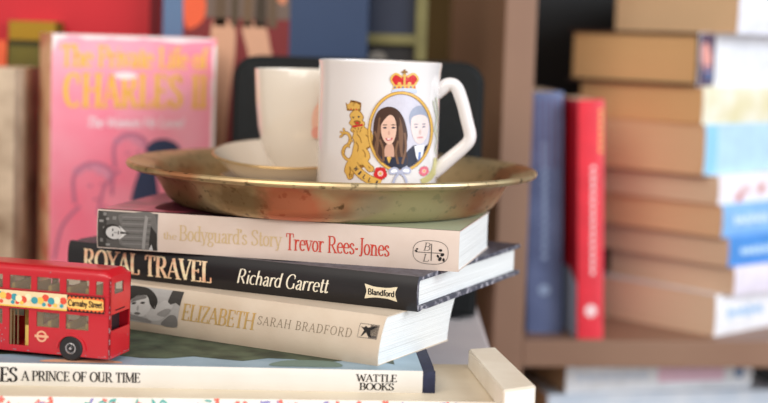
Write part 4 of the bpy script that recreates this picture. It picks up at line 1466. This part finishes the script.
for k in range(7):
    d.add(ell(.168 + k * .0058, .0030, .0020, .0018, 0, 8), ink('gold_mark', (236, 190, 110)), 0)
d.done('gold_print', rr, 'small gold marks at the top')
d = Decal(spine_map(rr), cutv=0.004)
d.add(ell(.0255, .0115, .0060, .0058, 0, 8), WM, 0)
d.done('spine_emblem', rr, 'white emblem')
d = Decal(lambda u, v, h: (u, v, .0235 + h), base=.0003)
d.add([(.0008, .002), (.050, .002), (.062, .030), (.058, .083), (.0008, .083)], ink('pale_blue_patch', (190, 204, 226)), 0)
d.done('cover_patch', rr, 'pale blue patch low on the cover')
strip(rr)

SPW = mat('white_spine', (246, 246, 250), .4, coat=.2)
pile = [  # z0, z1, corner px at y=1.32, spine colour, pages, hard, label
    (-.2585, -.2206, .2985, SPW, PG_PALE, False, 'thick white-spined book lying at the bottom of the shelf stack'),
    (-.2206, -.1945, .3140, mat('lilac_white_spine', (236, 228, 242), .4), SPG, False, 'lilac-white spined book, second from the bottom of the shelf stack'),
    (-.1945, -.1680, .3075, mat('cobalt_spine', (78, 146, 220), .4), SPG, False, 'cobalt blue spined book in the lower half of the shelf stack'),
    (-.1680, -.1383, .3005, mat('sky_spine', (140, 190, 236), .4), PG_TAN, False, 'sky blue spined book lying on the cobalt blue one in the shelf stack'),
    (-.1383, -.1120, .2958, mat('patterned_white_spine', (244, 238, 244), .4, scale=45, c2=(206, 120, 112), lo=.55, hi=.7), SPG, False, 'white spined book with red patches, mid height in the shelf stack'),
    (-.1120, -.0660, .2815, mat('pale_aqua_spine', (190, 222, 242), .4), PG_TAN, False, 'thick pale aqua spined book above the middle of the shelf stack'),
    (-.0660, -.0325, .2778, mat('ivory_spine', (244, 240, 226), .4, scale=30, c2=(226, 216, 176)), PG_OLD, False, 'ivory spined book third from the top of the shelf stack'),
    (-.0325, .0160, .2720, SPW, PG_OLD, True, 'thick dark-boarded hardback second from the top of the shelf stack'),
    (.0160, .0700, .3050, mat('cool_white_spine', (240, 240, 250), .4), PG_TAN, False, 'tan-paged white book topping the shelf stack'),
]
DKB = mat('dark_board', (58, 40, 36), .5)
for k, (z0, z1, x, sp_, pg_, hd, lb) in enumerate(pile):
    f = 1.345 / 1.32
    w = (.145, .150, .148, .146, .142, .136, .140, .146, .135)[k]
    yaw = (-44, -40, -42, -44, -45, -45, -44, -45, -45)[k]
    bo = book(lb, frame_flat(x * f, 1.345, z0, yaw), .168, z1 - z0, w, sp_, pg_, front=(DKB if hd else sp_), edge=(DKB if hd else pg_), hard=hd, b=0.001, group='books stacked flat on the bookcase shelf')
    T = z1 - z0
    d = Decal(spine_map(bo), cutv=0.004)
    if k == 7:
        d.rect(.0012, .026, .0005, T - .0005, ink('photo_plum', (92, 72, 92)), 0)
        d.add(ell(.012, T * .55, .008, T * .28, 20), ink('photo_pink', (226, 160, 150)), 1)
        d.add(ell(.016, T * .25, .006, T * .16, 20), ink('photo_blue', (90, 110, 150)), 1)
        d.done('spine_photograph', bo, 'dark printed picture')
    elif k in (0, 2, 3):
        col = ink('stack_mark%d' % k, ((170, 200, 230), (0, 0, 0), (190, 220, 246), (210, 230, 248))[k])
        for q in range(7):
            d.add(ell(.022 + q * .0085, T * .5, .003, T * .2, rnd.uniform(0, 90), 8), col, 0)
        d.done('spine_print', bo)
    elif k == 5:
        d.rect(.001, .020, .001, T - .001, ink('aqua_band', (150, 206, 236)), 0)
        d.done('spine_band', bo)
    else:
        d.bm.free()
    strip(bo)

# lower shelf
LZ = 0.578 - Z0
l1 = book('grey-white book lying at the bottom of the lower shelf pair', frame_flat(0.1560, 1.3430, LZ, -13), .23, -.3167 - LZ, .13, mat('grey_white_spine', (222, 226, 232), .45, scale=20, c2=(190, 204, 220)), PG_TAN, b=.001, group='books lying on the lower shelf')
strip(l1)
l2 = book('white book with pink marks on its spine, lying on top on the lower shelf', frame_flat(0.1720, 1.3480, -.3165, -16), .1900, .0285, .12, mat('blue_white_spine', (246, 248, 252), .4, coat=.2), PG_TAN, front=mat('teal_grey_cover', (120, 150, 170), .5), b=.001, group='books lying on the lower shelf')
d = Decal(spine_map(l2), cutv=0.004)
d.rect(.092, .160, .008, .022, ink('pale_pink', (244, 206, 222)), 0)
d.done('pink_print', l2)
d = Decal(spine_map(l2), cutv=0.004)
for q in range(8):
    d.add(ell(.014 + q * .009, .015, .003, .005, rnd.uniform(0, 90), 8), ink('pale_blue_print', (214, 226, 242)), 0)
d.done('spine_print', l2)
d = Decal(spine_map(l2), cutv=0.004)
d.add(ell(.176, .0155, .005, .006, 0, 10), ink('slate_mark', (110, 140, 180)), 0)
d.done('spine_emblem', l2)
strip(l2)
